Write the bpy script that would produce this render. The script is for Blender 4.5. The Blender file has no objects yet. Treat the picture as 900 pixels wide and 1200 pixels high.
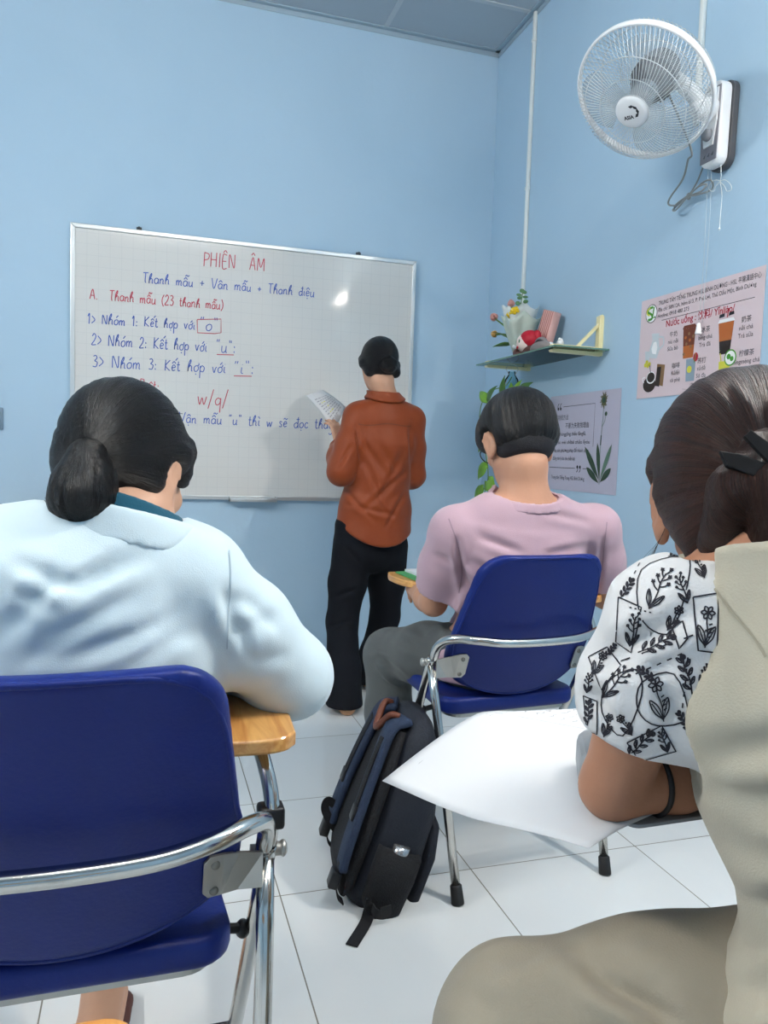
import bpy, bmesh, math, random, unicodedata
import numpy as np
from mathutils import Vector, Matrix, Euler, Quaternion
from mathutils.bvhtree import BVHTree

random.seed(7)
SC = bpy.context.scene
COL = SC.collection
PI = math.pi
V = Vector

# ------------------------------------------------------------------ camera
F_PX, YAW, PITCH, ROLL, CAM_H = 894.34, 0.3027, 0.0727, 0.0329, 1.067
FW = V((math.sin(YAW)*math.cos(PITCH), math.cos(YAW)*math.cos(PITCH), -math.sin(PITCH)))
R0 = V((math.cos(YAW), -math.sin(YAW), 0)); U0 = R0.cross(FW)
RT = R0*math.cos(ROLL) + U0*math.sin(ROLL); UP = U0*math.cos(ROLL) - R0*math.sin(ROLL)
CAMP = V((0, 0, CAM_H))
cd = bpy.data.cameras.new('camera'); cam = bpy.data.objects.new('camera', cd); COL.objects.link(cam)
cam.matrix_world = Matrix(((RT.x, UP.x, -FW.x, 0), (RT.y, UP.y, -FW.y, 0), (RT.z, UP.z, -FW.z, CAM_H), (0, 0, 0, 1)))
cd.sensor_fit = 'VERTICAL'; cd.sensor_height = 36.0; cd.lens = 36.0*F_PX/1200.0; cd.clip_start = 0.02
SC.camera = cam

def at(px, py, y):                      # where the line of sight through a pixel meets the plane at depth y
    d = FW + RT*((px-450)/F_PX) - UP*((py-600)/F_PX)
    return CAMP + d*(y/d.y)
def atx(px, py, x):
    d = FW + RT*((px-450)/F_PX) - UP*((py-600)/F_PX)
    return CAMP + d*(x/d.x)
def atz(px, py, z):
    d = FW + RT*((px-450)/F_PX) - UP*((py-600)/F_PX)
    return CAMP + d*((z-CAM_H)/d.z)

# ------------------------------------------------------------------ world, exposure
SC.view_settings.view_transform = 'Standard'; SC.view_settings.look = 'None'
SC.view_settings.gamma = 1.0; SC.view_settings.use_curve_mapping = False
SC.view_settings.exposure = 0.30
w = bpy.data.worlds.new('world'); SC.world = w; w.use_nodes = True
w.node_tree.nodes['Background'].inputs[0].default_value = (1, 1, 1, 1)
w.node_tree.nodes['Background'].inputs[1].default_value = 0.25
TUBE_POWER = {'right': 950.0, 'left': 370.0, 'ceiling': 150.0}     # strength of the LED tubes
XL, XR, YB, YF, ZC = -2.05, 1.745, 3.826, -2.9, 3.2

# ------------------------------------------------------------------ small helpers
def lin(c):
    if isinstance(c, str):
        c = [int(c[i:i+2], 16)/255 for i in (0, 2, 4)]
    return tuple(((x/12.92) if x <= 0.04045 else ((x+0.055)/1.055)**2.4) for x in c)
MATS = {}
def mat(name, col, rough=0.5, metal=0.0, spec=0.5, noise=None, bump=None, alpha=None, trans=0.0, emit=None, sheen=0, coat=0, ior=1.45):
    """principled material; noise=(scale, amount) varies the colour, bump=(scale, strength[, detail]) roughens it"""
    m = bpy.data.materials.new(name); m.use_nodes = True; nt = m.node_tree; b = nt.nodes['Principled BSDF']
    c = lin(col)
    b.inputs['Base Color'].default_value = (*c, 1); b.inputs['Roughness'].default_value = rough
    b.inputs['Metallic'].default_value = metal; b.inputs['Specular IOR Level'].default_value = spec
    b.inputs['Transmission Weight'].default_value = trans; b.inputs['IOR'].default_value = ior
    b.inputs['Sheen Weight'].default_value = sheen; b.inputs['Coat Weight'].default_value = coat
    if alpha is not None: b.inputs['Alpha'].default_value = alpha
    if emit: b.inputs['Emission Color'].default_value = (*lin(emit[0]), 1); b.inputs['Emission Strength'].default_value = emit[1]
    tc = nt.nodes.new('ShaderNodeTexCoord')
    if noise:
        n = nt.nodes.new('ShaderNodeTexNoise'); n.inputs['Scale'].default_value = noise[0]; n.inputs['Detail'].default_value = 4
        nt.links.new(tc.outputs['Object'], n.inputs['Vector'])
        mx = nt.nodes.new('ShaderNodeMix'); mx.data_type = 'RGBA'
        k = noise[1]
        mx.inputs[6].default_value = (*[x*(1-k) for x in c], 1); mx.inputs[7].default_value = (*[min(1, x*(1+k)) for x in c], 1)
        nt.links.new(n.outputs['Fac'], mx.inputs[0]); nt.links.new(mx.outputs[2], b.inputs['Base Color'])
    if bump:
        n = nt.nodes.new('ShaderNodeTexNoise'); n.inputs['Scale'].default_value = bump[0]
        n.inputs['Detail'].default_value = bump[2] if len(bump) > 2 else 3
        nt.links.new(tc.outputs['Object'], n.inputs['Vector'])
        bp = nt.nodes.new('ShaderNodeBump'); bp.inputs['Strength'].default_value = bump[1]; bp.inputs['Distance'].default_value = 0.01
        nt.links.new(n.outputs['Fac'], bp.inputs['Height']); nt.links.new(bp.outputs['Normal'], b.inputs['Normal'])
    MATS[name] = m
    return m

def link(name, me, mats=None, parent=None, smooth=False, loc=None):
    o = bpy.data.objects.new(name, me); COL.objects.link(o)
    if mats:
        for m in (mats if isinstance(mats, (list, tuple)) else [mats]): me.materials.append(m)
    if smooth: me.polygons.foreach_set('use_smooth', [True]*len(me.polygons))
    if parent: o.parent = parent
    if loc is not None: o.location = loc
    return o
def tag(o, label=None, cat=None, group=None, kind=None):
    for k, v in (('label', label), ('category', cat), ('group', group), ('kind', kind)):
        if v: o[k] = v
    return o
def empty(name, loc=(0, 0, 0), rz=0.0):
    o = bpy.data.objects.new(name, None); COL.objects.link(o); o.location = loc; o.rotation_euler = (0, 0, rz); o.empty_display_size = 0.05
    return o

class MB:
    """collects shapes and links them as ONE mesh object"""
    def __init__(s): s.v = []; s.f = []; s.mi = []; s.sm = []
    def add(s, vs, fs, mi=0, smooth=False):
        b = len(s.v); s.v += [tuple(v) for v in vs]; s.f += [[b+i for i in f] for f in fs]; s.mi += [mi]*len(fs); s.sm += [smooth]*len(fs)
        return s
    def xf(s, M, start=0):
        s.v[start:] = [tuple(M @ V(v)) for v in s.v[start:]]; return s
    def box(s, lo, hi, bev=0.0, mi=0, seg=2, M=None):
        bm = bmesh.new(); bmesh.ops.create_cube(bm, size=1)
        c = [(lo[i]+hi[i])/2 for i in range(3)]; d = [abs(hi[i]-lo[i]) for i in range(3)]
        for v in bm.verts: v.co = V((c[i]+v.co[i]*d[i] for i in range(3)))
        if bev > 0: bmesh.ops.bevel(bm, geom=bm.edges[:], offset=min(bev, min(d)*0.49), segments=seg, affect='EDGES', profile=0.5)
        s.bm(bm, mi, M, bev > 0); return s
    def bm(s, bm, mi=0, M=None, smooth=False):
        bm.verts.index_update(); vs = [(M @ v.co) if M else v.co.copy() for v in bm.verts]
        s.add(vs, [[v.index for v in f.verts] for f in bm.faces], mi, smooth); bm.free(); return s
    def tube(s, pts, r, n=10, mi=0, closed=False, cap=True, flat=None):
        """round tube along a polyline; r may be a list; flat=(a,b) gives an elliptic section with b along the reference normal"""
        pts = [V(p) for p in pts]; N = len(pts); rs = r if isinstance(r, (list, tuple)) else [r]*N
        T = []
        for i in range(N):
            a = pts[(i-1) % N] if (closed or i > 0) else pts[i]; b = pts[(i+1) % N] if (closed or i < N-1) else pts[i]
            t = (b-a); T.append(t.normalized() if t.length > 1e-9 else V((0, 0, 1)))
        ref = V((0, 0, 1)) if abs(T[0].z) < 0.9 else V((1, 0, 0))
        nrm = (ref - T[0]*ref.dot(T[0])).normalized(); rings = []
        for i in range(N):
            if i > 0: nrm = (nrm - T[i]*nrm.dot(T[i])); nrm = nrm.normalized() if nrm.length > 1e-6 else V((1, 0, 0))
            bi = T[i].cross(nrm); fa, fb = flat if flat else (1, 1)
            rings.append([pts[i] + (bi*math.cos(2*PI*k/n)*fa + nrm*math.sin(2*PI*k/n)*fb)*rs[i] for k in range(n)])
        vs = [v for rg in rings for v in rg]; fs = []
        for i in range(N if closed else N-1):
            j = (i+1) % N
            for k in range(n): fs.append([i*n+k, i*n+(k+1) % n, j*n+(k+1) % n, j*n+k])
        if cap and not closed: fs += [list(range(n))[::-1], [(N-1)*n+k for k in range(n)]]
        return s.add(vs, fs, mi, True)
    def lathe(s, prof, n=32, M=None, mi=0, smooth=True, cap=True):
        """profile [(r,z)...] turned about z"""
        vs = []; fs = []
        for (r, z) in prof:
            for k in range(n): vs.append(V((r*math.cos(2*PI*k/n), r*math.sin(2*PI*k/n), z)))
        for i in range(len(prof)-1):
            for k in range(n): fs.append([i*n+k, i*n+(k+1) % n, (i+1)*n+(k+1) % n, (i+1)*n+k])
        if cap: fs += [list(range(n))[::-1], [(len(prof)-1)*n+k for k in range(n)]]
        if M: vs = [M @ v for v in vs]
        return s.add(vs, fs, mi, smooth)
    def prism(s, outline, z0, z1, M=None, mi=0, bev=0.0, smooth=False):
        """flat outline [(x,y)...] given thickness from z0 to z1"""
        bm = bmesh.new(); lo = [bm.verts.new((x, y, z0)) for x, y in outline]; hi = [bm.verts.new((x, y, z1)) for x, y in outline]
        n = len(outline); bm.faces.new(lo[::-1]); bm.faces.new(hi)
        for i in range(n): bm.faces.new((lo[i], lo[(i+1) % n], hi[(i+1) % n], hi[i]))
        bmesh.ops.recalc_face_normals(bm, faces=bm.faces[:])
        if bev > 0:
            es = [e for e in bm.edges if abs(e.verts[0].co.z-e.verts[1].co.z) < 1e-7]
            bmesh.ops.bevel(bm, geom=es, offset=bev, segments=3, affect='EDGES', profile=0.5)
        s.bm(bm, mi, M, smooth); return s
    def ball(s, c, r, mi=0, n=16, M=None):
        r = r if isinstance(r, (tuple, list)) else (r, r, r)
        bm = bmesh.new(); bmesh.ops.create_uvsphere(bm, u_segments=n, v_segments=max(6, n//2), radius=1)
        for v in bm.verts: v.co = V((v.co.x*r[0], v.co.y*r[1], v.co.z*r[2]))
        if M:
            for v in bm.verts: v.co = M @ v.co
        for v in bm.verts: v.co += V(c)
        s.bm(bm, mi, None, True); return s
    def mesh(s, name='m'):
        me = bpy.data.meshes.new(name); me.from_pydata(s.v, [], s.f)
        me.polygons.foreach_set('material_index', s.mi); me.polygons.foreach_set('use_smooth', s.sm); me.update()
        return me
    def build(s, name, mats, parent=None, loc=None):
        return link(name, s.mesh(name), mats, parent, loc=loc)

def spline(pts, n=8, closed=False):
    """Catmull-Rom through the points"""
    P = [V(p) for p in pts]; N = len(P); out = []
    for i in range(N if closed else N-1):
        p0 = P[(i-1) % N] if (closed or i > 0) else P[0]*2-P[1]
        p1 = P[i]; p2 = P[(i+1) % N]; p3 = P[(i+2) % N] if (closed or i < N-2) else P[-1]*2-P[-2]
        for k in range(n):
            t = k/n
            out.append(0.5*((2*p1)+(p2-p0)*t+(2*p0-5*p1+4*p2-p3)*t*t+(3*p1-p0-3*p2+p3)*t**3))
    if not closed: out.append(P[-1].copy())
    return out
def rrect(x0, y0, x1, y1, r, n=6):
    o = []
    for cx, cy, a in ((x1-r, y1-r, 0), (x0+r, y1-r, PI/2), (x0+r, y0+r, PI), (x1-r, y0+r, 1.5*PI)):
        for k in range(n+1): o.append((cx+r*math.cos(a+k*PI/2/n), cy+r*math.sin(a+k*PI/2/n)))
    return o
def frame(o, x, y, z): 
    x, y, z = V(x), V(y), V(z); o = V(o)
    return Matrix(((x.x, y.x, z.x, o.x), (x.y, y.y, z.y, o.y), (x.z, y.z, z.z, o.z), (0, 0, 0, 1)))
def zto(o, d, ref=(0, 0, 1)):
    """frame at o whose z axis points along d"""
    z = V(d).normalized(); ref = V(ref)
    if abs(z.dot(ref)) > 0.98: ref = V((0, 1, 0))
    x = ref.cross(z).normalized(); return frame(o, x, z.cross(x), z)
def ribbon(mb, pts, w, M, z=0.0, mi=0):
    """flat stroke of width w through 2-D points, laid in the xy plane of M"""
    pts = [V((p[0], p[1])) for p in pts]; n = len(pts)
    if n < 2: return
    L = []; R = []
    for i in range(n):
        a = pts[max(i-1, 0)]; b = pts[min(i+1, n-1)]; t = b-a
        t = t.normalized() if t.length > 1e-9 else V((1, 0)); nn = V((-t.y, t.x))*w*0.5
        L.append(M @ V((pts[i].x+nn.x, pts[i].y+nn.y, z))); R.append(M @ V((pts[i].x-nn.x, pts[i].y-nn.y, z)))
    mb.add(L+R, [[i, n+i, n+i+1, i+1] for i in range(n-1)], mi)
def disc2(mb, c, r, M, z=0.0, mi=0, n=20, ry=None):
    ry = ry or r
    mb.add([M @ V((c[0]+r*math.cos(2*PI*k/n), c[1]+ry*math.sin(2*PI*k/n), z)) for k in range(n)], [list(range(n))], mi)
def poly2(mb, pts, M, z=0.0, mi=0):
    mb.add([M @ V((x, y, z)) for x, y in pts], [list(range(len(pts)))], mi)

def text2(mb, s, size, pos, M, z=0.0, mi=0, width=None, align='LEFT', bold=0.0, shear=0.0):
    """printed lettering as flat faces; width squeezes the line to a length"""
    cu = bpy.data.curves.new('lettering', 'FONT'); cu.body = s; cu.size = size; cu.align_x = align; cu.offset = bold; cu.shear = shear
    cu.resolution_u = 3; cu.fill_mode = 'FRONT'
    o = bpy.data.objects.new('lettering', cu); COL.objects.link(o)
    bpy.context.view_layer.update()
    me = bpy.data.meshes.new_from_object(o.evaluated_get(bpy.context.evaluated_depsgraph_get()))
    bpy.data.objects.remove(o); bpy.data.curves.remove(cu)
    if len(me.vertices):
        xs = [v.co.x for v in me.vertices]; x0, x1 = min(xs), max(xs); k = 1.0
        if width and x1 > x0: k = width/(x1-x0)
        mb.add([M @ V((pos[0]+v.co.x*k, pos[1]+v.co.y, z)) for v in me.vertices], [list(p.vertices) for p in me.polygons], mi)
    bpy.data.meshes.remove(me)

# ------------------------------------------------------------------ materials
def wall_mat():
    m = mat('blue_wall_paint', '9cc4e0', 0.55, spec=0.3); nt = m.node_tree; b = nt.nodes['Principled BSDF']
    tc = nt.nodes.new('ShaderNodeTexCoord'); n = nt.nodes.new('ShaderNodeTexNoise'); n.inputs['Scale'].default_value = 1.4; n.inputs['Detail'].default_value = 7; n.inputs['Distortion'].default_value = .6
    mx = nt.nodes.new('ShaderNodeMix'); mx.data_type = 'RGBA'
    mx.inputs[6].default_value = (*lin('a9c7dd'), 1); mx.inputs[7].default_value = (*lin('b7d2e6'), 1)
    nt.links.new(tc.outputs['Object'], n.inputs['Vector']); nt.links.new(n.outputs['Fac'], mx.inputs[0]); nt.links.new(mx.outputs[2], b.inputs['Base Color'])
    n2 = nt.nodes.new('ShaderNodeTexNoise'); n2.inputs['Scale'].default_value = 14; n2.inputs['Detail'].default_value = 6
    bp = nt.nodes.new('ShaderNodeBump'); bp.inputs['Strength'].default_value = 0.08; bp.inputs['Distance'].default_value = 0.02
    nt.links.new(tc.outputs['Object'], n2.inputs['Vector']); nt.links.new(n2.outputs['Fac'], bp.inputs['Height']); nt.links.new(bp.outputs['Normal'], b.inputs['Normal'])
    return m
M_WALL = wall_mat()
def tile_mat():
    m = mat('polished_white_tiles', 'dfe4e6', 0.09, spec=0.5); nt = m.node_tree; b = nt.nodes['Principled BSDF']
    tc = nt.nodes.new('ShaderNodeTexCoord'); mp = nt.nodes.new('ShaderNodeMapping')
    mp.inputs['Location'].default_value = (-0.3178, -1.7569, 0)
    br = nt.nodes.new('ShaderNodeTexBrick'); br.offset = 0; br.squash = 1
    br.inputs['Scale'].default_value = 1; br.inputs['Mortar Size'].default_value = 0.0017; br.inputs['Brick Width'].default_value = 0.5; br.inputs['Row Height'].default_value = 0.5
    br.inputs['Mortar Smooth'].default_value = 0.2
    br.inputs['Color1'].default_value = (*lin('d6dadb'), 1); br.inputs['Color2'].default_value = (*lin('dbdfe0'), 1); br.inputs['Mortar'].default_value = (*lin('77756c'), 1)
    nt.links.new(tc.outputs['Object'], mp.inputs['Vector']); nt.links.new(mp.outputs['Vector'], br.inputs['Vector'])
    n = nt.nodes.new('ShaderNodeTexNoise'); n.inputs['Scale'].default_value = 2.5; n.inputs['Detail'].default_value = 6; n.inputs['Distortion'].default_value = 1.5
    nt.links.new(tc.outputs['Object'], n.inputs['Vector'])
    mx = nt.nodes.new('ShaderNodeMix'); mx.data_type = 'RGBA'; mx.blend_type = 'MULTIPLY'; mx.inputs[7].default_value = (0.9, 0.92, 0.94, 1)
    nt.links.new(n.outputs['Fac'], mx.inputs[0]); nt.links.new(br.outputs['Color'], mx.inputs[6]); nt.links.new(mx.outputs[2], b.inputs['Base Color'])
    ma = nt.nodes.new('ShaderNodeMath'); ma.operation = 'MULTIPLY_ADD'; ma.inputs[1].default_value = 0.5; ma.inputs[2].default_value = 0.08
    nt.links.new(br.outputs['Fac'], ma.inputs[0]); nt.links.new(ma.outputs[0], b.inputs['Roughness'])
    bp = nt.nodes.new('ShaderNodeBump'); bp.inputs['Strength'].default_value = 0.4; bp.inputs['Distance'].default_value = 0.001; bp.invert = True
    nt.links.new(br.outputs['Fac'], bp.inputs['Height']); nt.links.new(bp.outputs['Normal'], b.inputs['Normal'])
    return m
M_TILE = tile_mat()
M_CEIL = mat('ceiling_panel', 'aab6c0', 0.8, noise=(3, 0.04))
M_TBAR = mat('ceiling_bar', 'b9c2c8', 0.5)
M_CHROME = mat('chrome_tube', 'c9c8c4', 0.16, metal=1.0, noise=(30, 0.06))
M_STEEL = mat('brushed_steel', 'b4b3ae', 0.38, metal=0.85, noise=(25, 0.1))
M_VINYL = mat('navy_vinyl', '10246c', 0.42, spec=0.3, bump=(160, 0.06))
M_RUBBER = mat('black_rubber', '17181a', 0.6)
M_BLACKPL = mat('black_plastic', '141519', 0.4)
M_WHITEPL = mat('white_plastic', 'eceef0', 0.3)
M_PVC = mat('white_pvc', 'e3e8e6', 0.35)
M_ALU = mat('aluminium_trim', 'd6dadb', 0.32, metal=0.7)
M_BOARD = mat('board_enamel', 'dcdcd9', 0.07, spec=0.4, noise=(2.2, 0.025))
M_GRID = mat('board_grid_line', 'd1d2d1', 0.1)
M_INKB = mat('blue_marker', '4562b4', 0.5)
M_INKR = mat('red_marker', 'c4485c', 0.5)
M_PAPER = mat('white_paper', 'd3d5d8', 0.75, spec=0.2)
M_INK = mat('dark_ink', '2b2c33', 0.7)
M_INKG = mat('grey_ink', '9a9da5', 0.7)
def wood_mat():
    m = mat('varnished_wood', 'd59b54', 0.3, coat=0.3); nt = m.node_tree; b = nt.nodes['Principled BSDF']
    tc = nt.nodes.new('ShaderNodeTexCoord'); mp = nt.nodes.new('ShaderNodeMapping'); mp.inputs['Scale'].default_value = (26, 2.2, 26)
    n = nt.nodes.new('ShaderNodeTexNoise'); n.inputs['Scale'].default_value = 2; n.inputs['Detail'].default_value = 6; n.inputs['Distortion'].default_value = 0.8
    cr = nt.nodes.new('ShaderNodeValToRGB'); cr.color_ramp.elements[0].color = (*lin('b97a38'), 1); cr.color_ramp.elements[1].color = (*lin('dfab66'), 1)
    cr.color_ramp.elements[0].position = 0.32; cr.color_ramp.elements[1].position = 0.62
    nt.links.new(tc.outputs['Object'], mp.inputs['Vector']); nt.links.new(mp.outputs['Vector'], n.inputs['Vector']); nt.links.new(n.outputs['Fac'], cr.inputs['Fac'])
    nt.links.new(cr.outputs['Color'], b.inputs['Base Color']); return m
M_WOOD = wood_mat()
def glass_mat(name, tint, rough=0.02, mixf=0.82):
    m = bpy.data.materials.new(name); m.use_nodes = True; nt = m.node_tree; nt.nodes.clear()
    out = nt.nodes.new('ShaderNodeOutputMaterial'); t = nt.nodes.new('ShaderNodeBsdfTransparent'); g = nt.nodes.new('ShaderNodeBsdfGlossy'); mx = nt.nodes.new('ShaderNodeMixShader')
    t.inputs[0].default_value = (*lin(tint), 1); g.inputs['Roughness'].default_value = rough
    lw = nt.nodes.new('ShaderNodeLayerWeight'); lw.inputs['Blend'].default_value = 1-mixf
    nt.links.new(lw.outputs['Fresnel'], mx.inputs[0]); nt.links.new(t.outputs[0], mx.inputs[1]); nt.links.new(g.outputs[0], mx.inputs[2]); nt.links.new(mx.outputs[0], out.inputs[0])
    return m
M_GLASS = glass_mat('shelf_glass', 'd4e8e2'); M_GLASSEDGE = mat('glass_edge', '6f9a8e', 0.15, trans=0.3)
M_VASE = glass_mat('vase_glass', 'e6f2f4')

# ------------------------------------------------------------------ room shell
def structure(name, mb, m): return tag(mb.build(name, m), kind='structure')
T = 0.1
structure('floor', MB().box((XL-T, YF-T, -T), (XR+T, YB+T, 0)), M_TILE)
structure('wall_back', MB().box((XL-T, YB, 0), (XR+T, YB+T, ZC)), M_WALL)
structure('wall_right', MB().box((XR, YF, 0), (XR+T, YB, ZC)), M_WALL)
structure('wall_left', MB().box((XL-T, YF, 0), (XL, YB, ZC)), M_WALL)
structure('wall_rear', MB().box((XL-T, YF-T, 0), (XR+T, YF, ZC)), M_WALL)
structure('ceiling', MB().box((XL-T, YF-T, ZC), (XR+T, YB+T, ZC+T)), M_CEIL)
g = MB(); x = 1.115
while x > XL: g.box((x-.012, YF, ZC-.004), (x+.012, YB, ZC+.001)); x -= 0.61
y = 3.44
while y > YF: g.box((XL, y-.012, ZC-.0045), (XR, y+.012, ZC+.001)); y -= 0.61
structure('trim_1', g, M_TBAR)
g = MB()
for lo, hi in (((XL, YB-.028, ZC-.006), (XR, YB, ZC)), ((XR-.028, YF, ZC-.006), (XR, YB, ZC)), ((XL, YB-.004, ZC-.028), (XR, YB, ZC)), ((XR-.004, YF, ZC-.028), (XR, YB, ZC)),
               ((XL, YF, ZC-.028), (XL+.004, YB, ZC)), ((XL, YF, ZC-.028), (XR, YF+.004, ZC))): g.box(lo, hi, 0.001)
structure('trim_2', g, mat('cornice_paint', '9fb3c1', 0.5))

# LED tube lamps on the side walls and the rear wall (behind the camera)
def tube_lamp(c, axis, out, power, label, hl=.60):
    L = empty('tube_lamp', c); tag(L, label, 'lamp', 'tube lamps of the room')
    a = V(axis); o = V(out)
    M = frame((0, 0, 0), a, o.cross(a) if abs(o.cross(a).z) else (0, 0, 1), o)
    MB().box((-hl-.01, -.018, 0), (hl+.01, .018, .022), .003, M=M).build('batten', M_WHITEPL, L)
    mb = MB(); mb.tube([M @ V((-hl+.005, 0, .042)), M @ V((hl-.005, 0, .042))], .013, 14)
    em = mat('led_tube', 'ffffff', 0.3, emit=('fff6eb', power)); mb.build('tube', em, L)
    for sx in (-hl-.003, hl+.003): MB().box((sx-.012, -.016, .018), (sx+.012, .016, .06), .003, M=M).build('end_cap', M_WHITEPL, L)
tube_lamp((XR-.001, 0.72, 2.50), (0, 1, 0), (-1, 0, 0), TUBE_POWER['right'], 'white tube lamp high on the right wall', .20)
tube_lamp((XL+.001, 1.10, 2.62), (0, 1, 0), (1, 0, 0), TUBE_POWER['left'], 'white tube lamp high on the left wall')
tube_lamp((0.25, -0.15, ZC-.001), (1, 0, 0), (0, 0, -1), TUBE_POWER['ceiling'], 'white tube lamp on the ceiling above the viewer')
# ------------------------------------------------------------------ solid modelling: signed distances meshed by surface nets
A3 = lambda *p: np.array(p, np.float32)
def smin(a, b, k):
    if k <= 0: return np.minimum(a, b)
    h = np.clip(0.5+0.5*(b-a)/k, 0, 1); return b+(a-b)*h-k*h*(1-h)
class Sdf:
    def __init__(s, k=0.02): s.ops = []; s.k = k; s.lo = np.full(3, 9e9); s.hi = -s.lo
    def _grow(s, lo, hi): s.lo = np.minimum(s.lo, lo); s.hi = np.maximum(s.hi, hi)
    def add(s, fn, lo, hi, op='u', k=None):
        lo = np.asarray(lo, float); hi = np.asarray(hi, float)
        s.ops.append((fn, lo, hi, op, s.k if k is None else k))
        if op == 'u': s._grow(lo, hi)
        return s
    def cone(s, a, b, ra, rb=None, k=None, op='u'):
        a = np.array(a, np.float32); b = np.array(b, np.float32); rb = ra if rb is None else rb; ab = b-a; L2 = float(ab@ab)+1e-12
        def fn(P):
            q = P-a; t = np.clip((q@ab)/L2, 0, 1); return np.linalg.norm(q-t[:, None]*ab, axis=1)-(ra+(rb-ra)*t)
        m = max(ra, rb); return s.add(fn, np.minimum(a, b)-m, np.maximum(a, b)+m, op, k)
    def chain(s, pts, rad, k=None, op='u'):
        for i in range(len(pts)-1): s.cone(pts[i], pts[i+1], rad[i], rad[i+1], k, op)
        return s
    def ell(s, c, r, R=None, k=None, op='u'):
        c = np.array(c, np.float32); r = np.array(r, np.float32); Rm = np.array(R, np.float32)[:3, :3] if R is not None else None
        def fn(P):
            q = P-c
            if Rm is not None: q = q@Rm
            g = np.linalg.norm(q/r, axis=1); g1 = np.linalg.norm(q/(r*r), axis=1)+1e-9; return g*(g-1)/g1
        m = float(r.max()); return s.add(fn, c-m, c+m, op, k)
    def slab(s, a, b, ra, rb, side, k=None, op='u'):
        """tapered limb of elliptical section: ra/rb = (half width along side, half depth)"""
        a = np.array(a, np.float32); b = np.array(b, np.float32); ab = b-a; L = float(np.linalg.norm(ab)); d = ab/L
        sd = np.array(side, np.float32); sd = sd-d*(sd@d); sd /= np.linalg.norm(sd); fw = np.cross(d, sd)
        def fn(P):
            q = P-a; t = np.clip((q@d)/L, 0, 1); w_ = (q@d)-t*L; A = ra[0]+(rb[0]-ra[0])*t; B = ra[1]+(rb[1]-ra[1])*t; C = np.minimum(A, B)
            u = q@sd; v = q@fw; g = np.sqrt((u/A)**2+(v/B)**2+(w_/C)**2); g1 = np.sqrt((u/A**2)**2+(v/B**2)**2+(w_/C**2)**2)+1e-9
            return g*(g-1)/g1
        m = max(*ra, *rb); return s.add(fn, np.minimum(a, b)-m, np.maximum(a, b)+m, op, k)
    def slabs(s, pts, rad, side, k=None):
        for i in range(len(pts)-1): s.slab(pts[i], pts[i+1], rad[i], rad[i+1], side, k)
        return s
    def plane(s, p, n, k=0.004):
        """keep only the side the normal points away from"""
        p = np.array(p, np.float32); n = np.array(n, np.float32); n /= np.linalg.norm(n)
        return s.add(lambda P: (P-p)@n, p-9, p+9, 'i', k)
    def clip_near(s, p, n, c, r, k=0.004):
        """cut by a plane, only within r of c"""
        p = np.array(p, np.float32); n = np.array(n, np.float32); n /= np.linalg.norm(n); c = np.array(c, np.float32)
        return s.add(lambda P: np.maximum(-((P-p)@n), np.linalg.norm(P-c, axis=1)-r), c-r, c+r, 's', k)
    def other(s, o, off=0.0, op='u', k=None):
        return s.add(lambda P: o(P)+off, o.lo+min(off, 0), o.hi-min(off, 0), op, k)
    def __call__(s, P):
        d = np.full(len(P), 0.3, np.float32)
        for fn, lo, hi, op, k in s.ops:
            m = 0.06+k; sel = np.all((P > lo-m) & (P < hi+m), axis=1)
            if not sel.any(): continue
            idx = np.nonzero(sel)[0]; d2 = fn(P[idx]).astype(np.float32)
            if op == 'u': d[idx] = smin(d[idx], d2, k)
            elif op == 's': d[idx] = -smin(-d[idx], d2, k)
            else: d[idx] = -smin(-d[idx], -d2, k)
        return d
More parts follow.
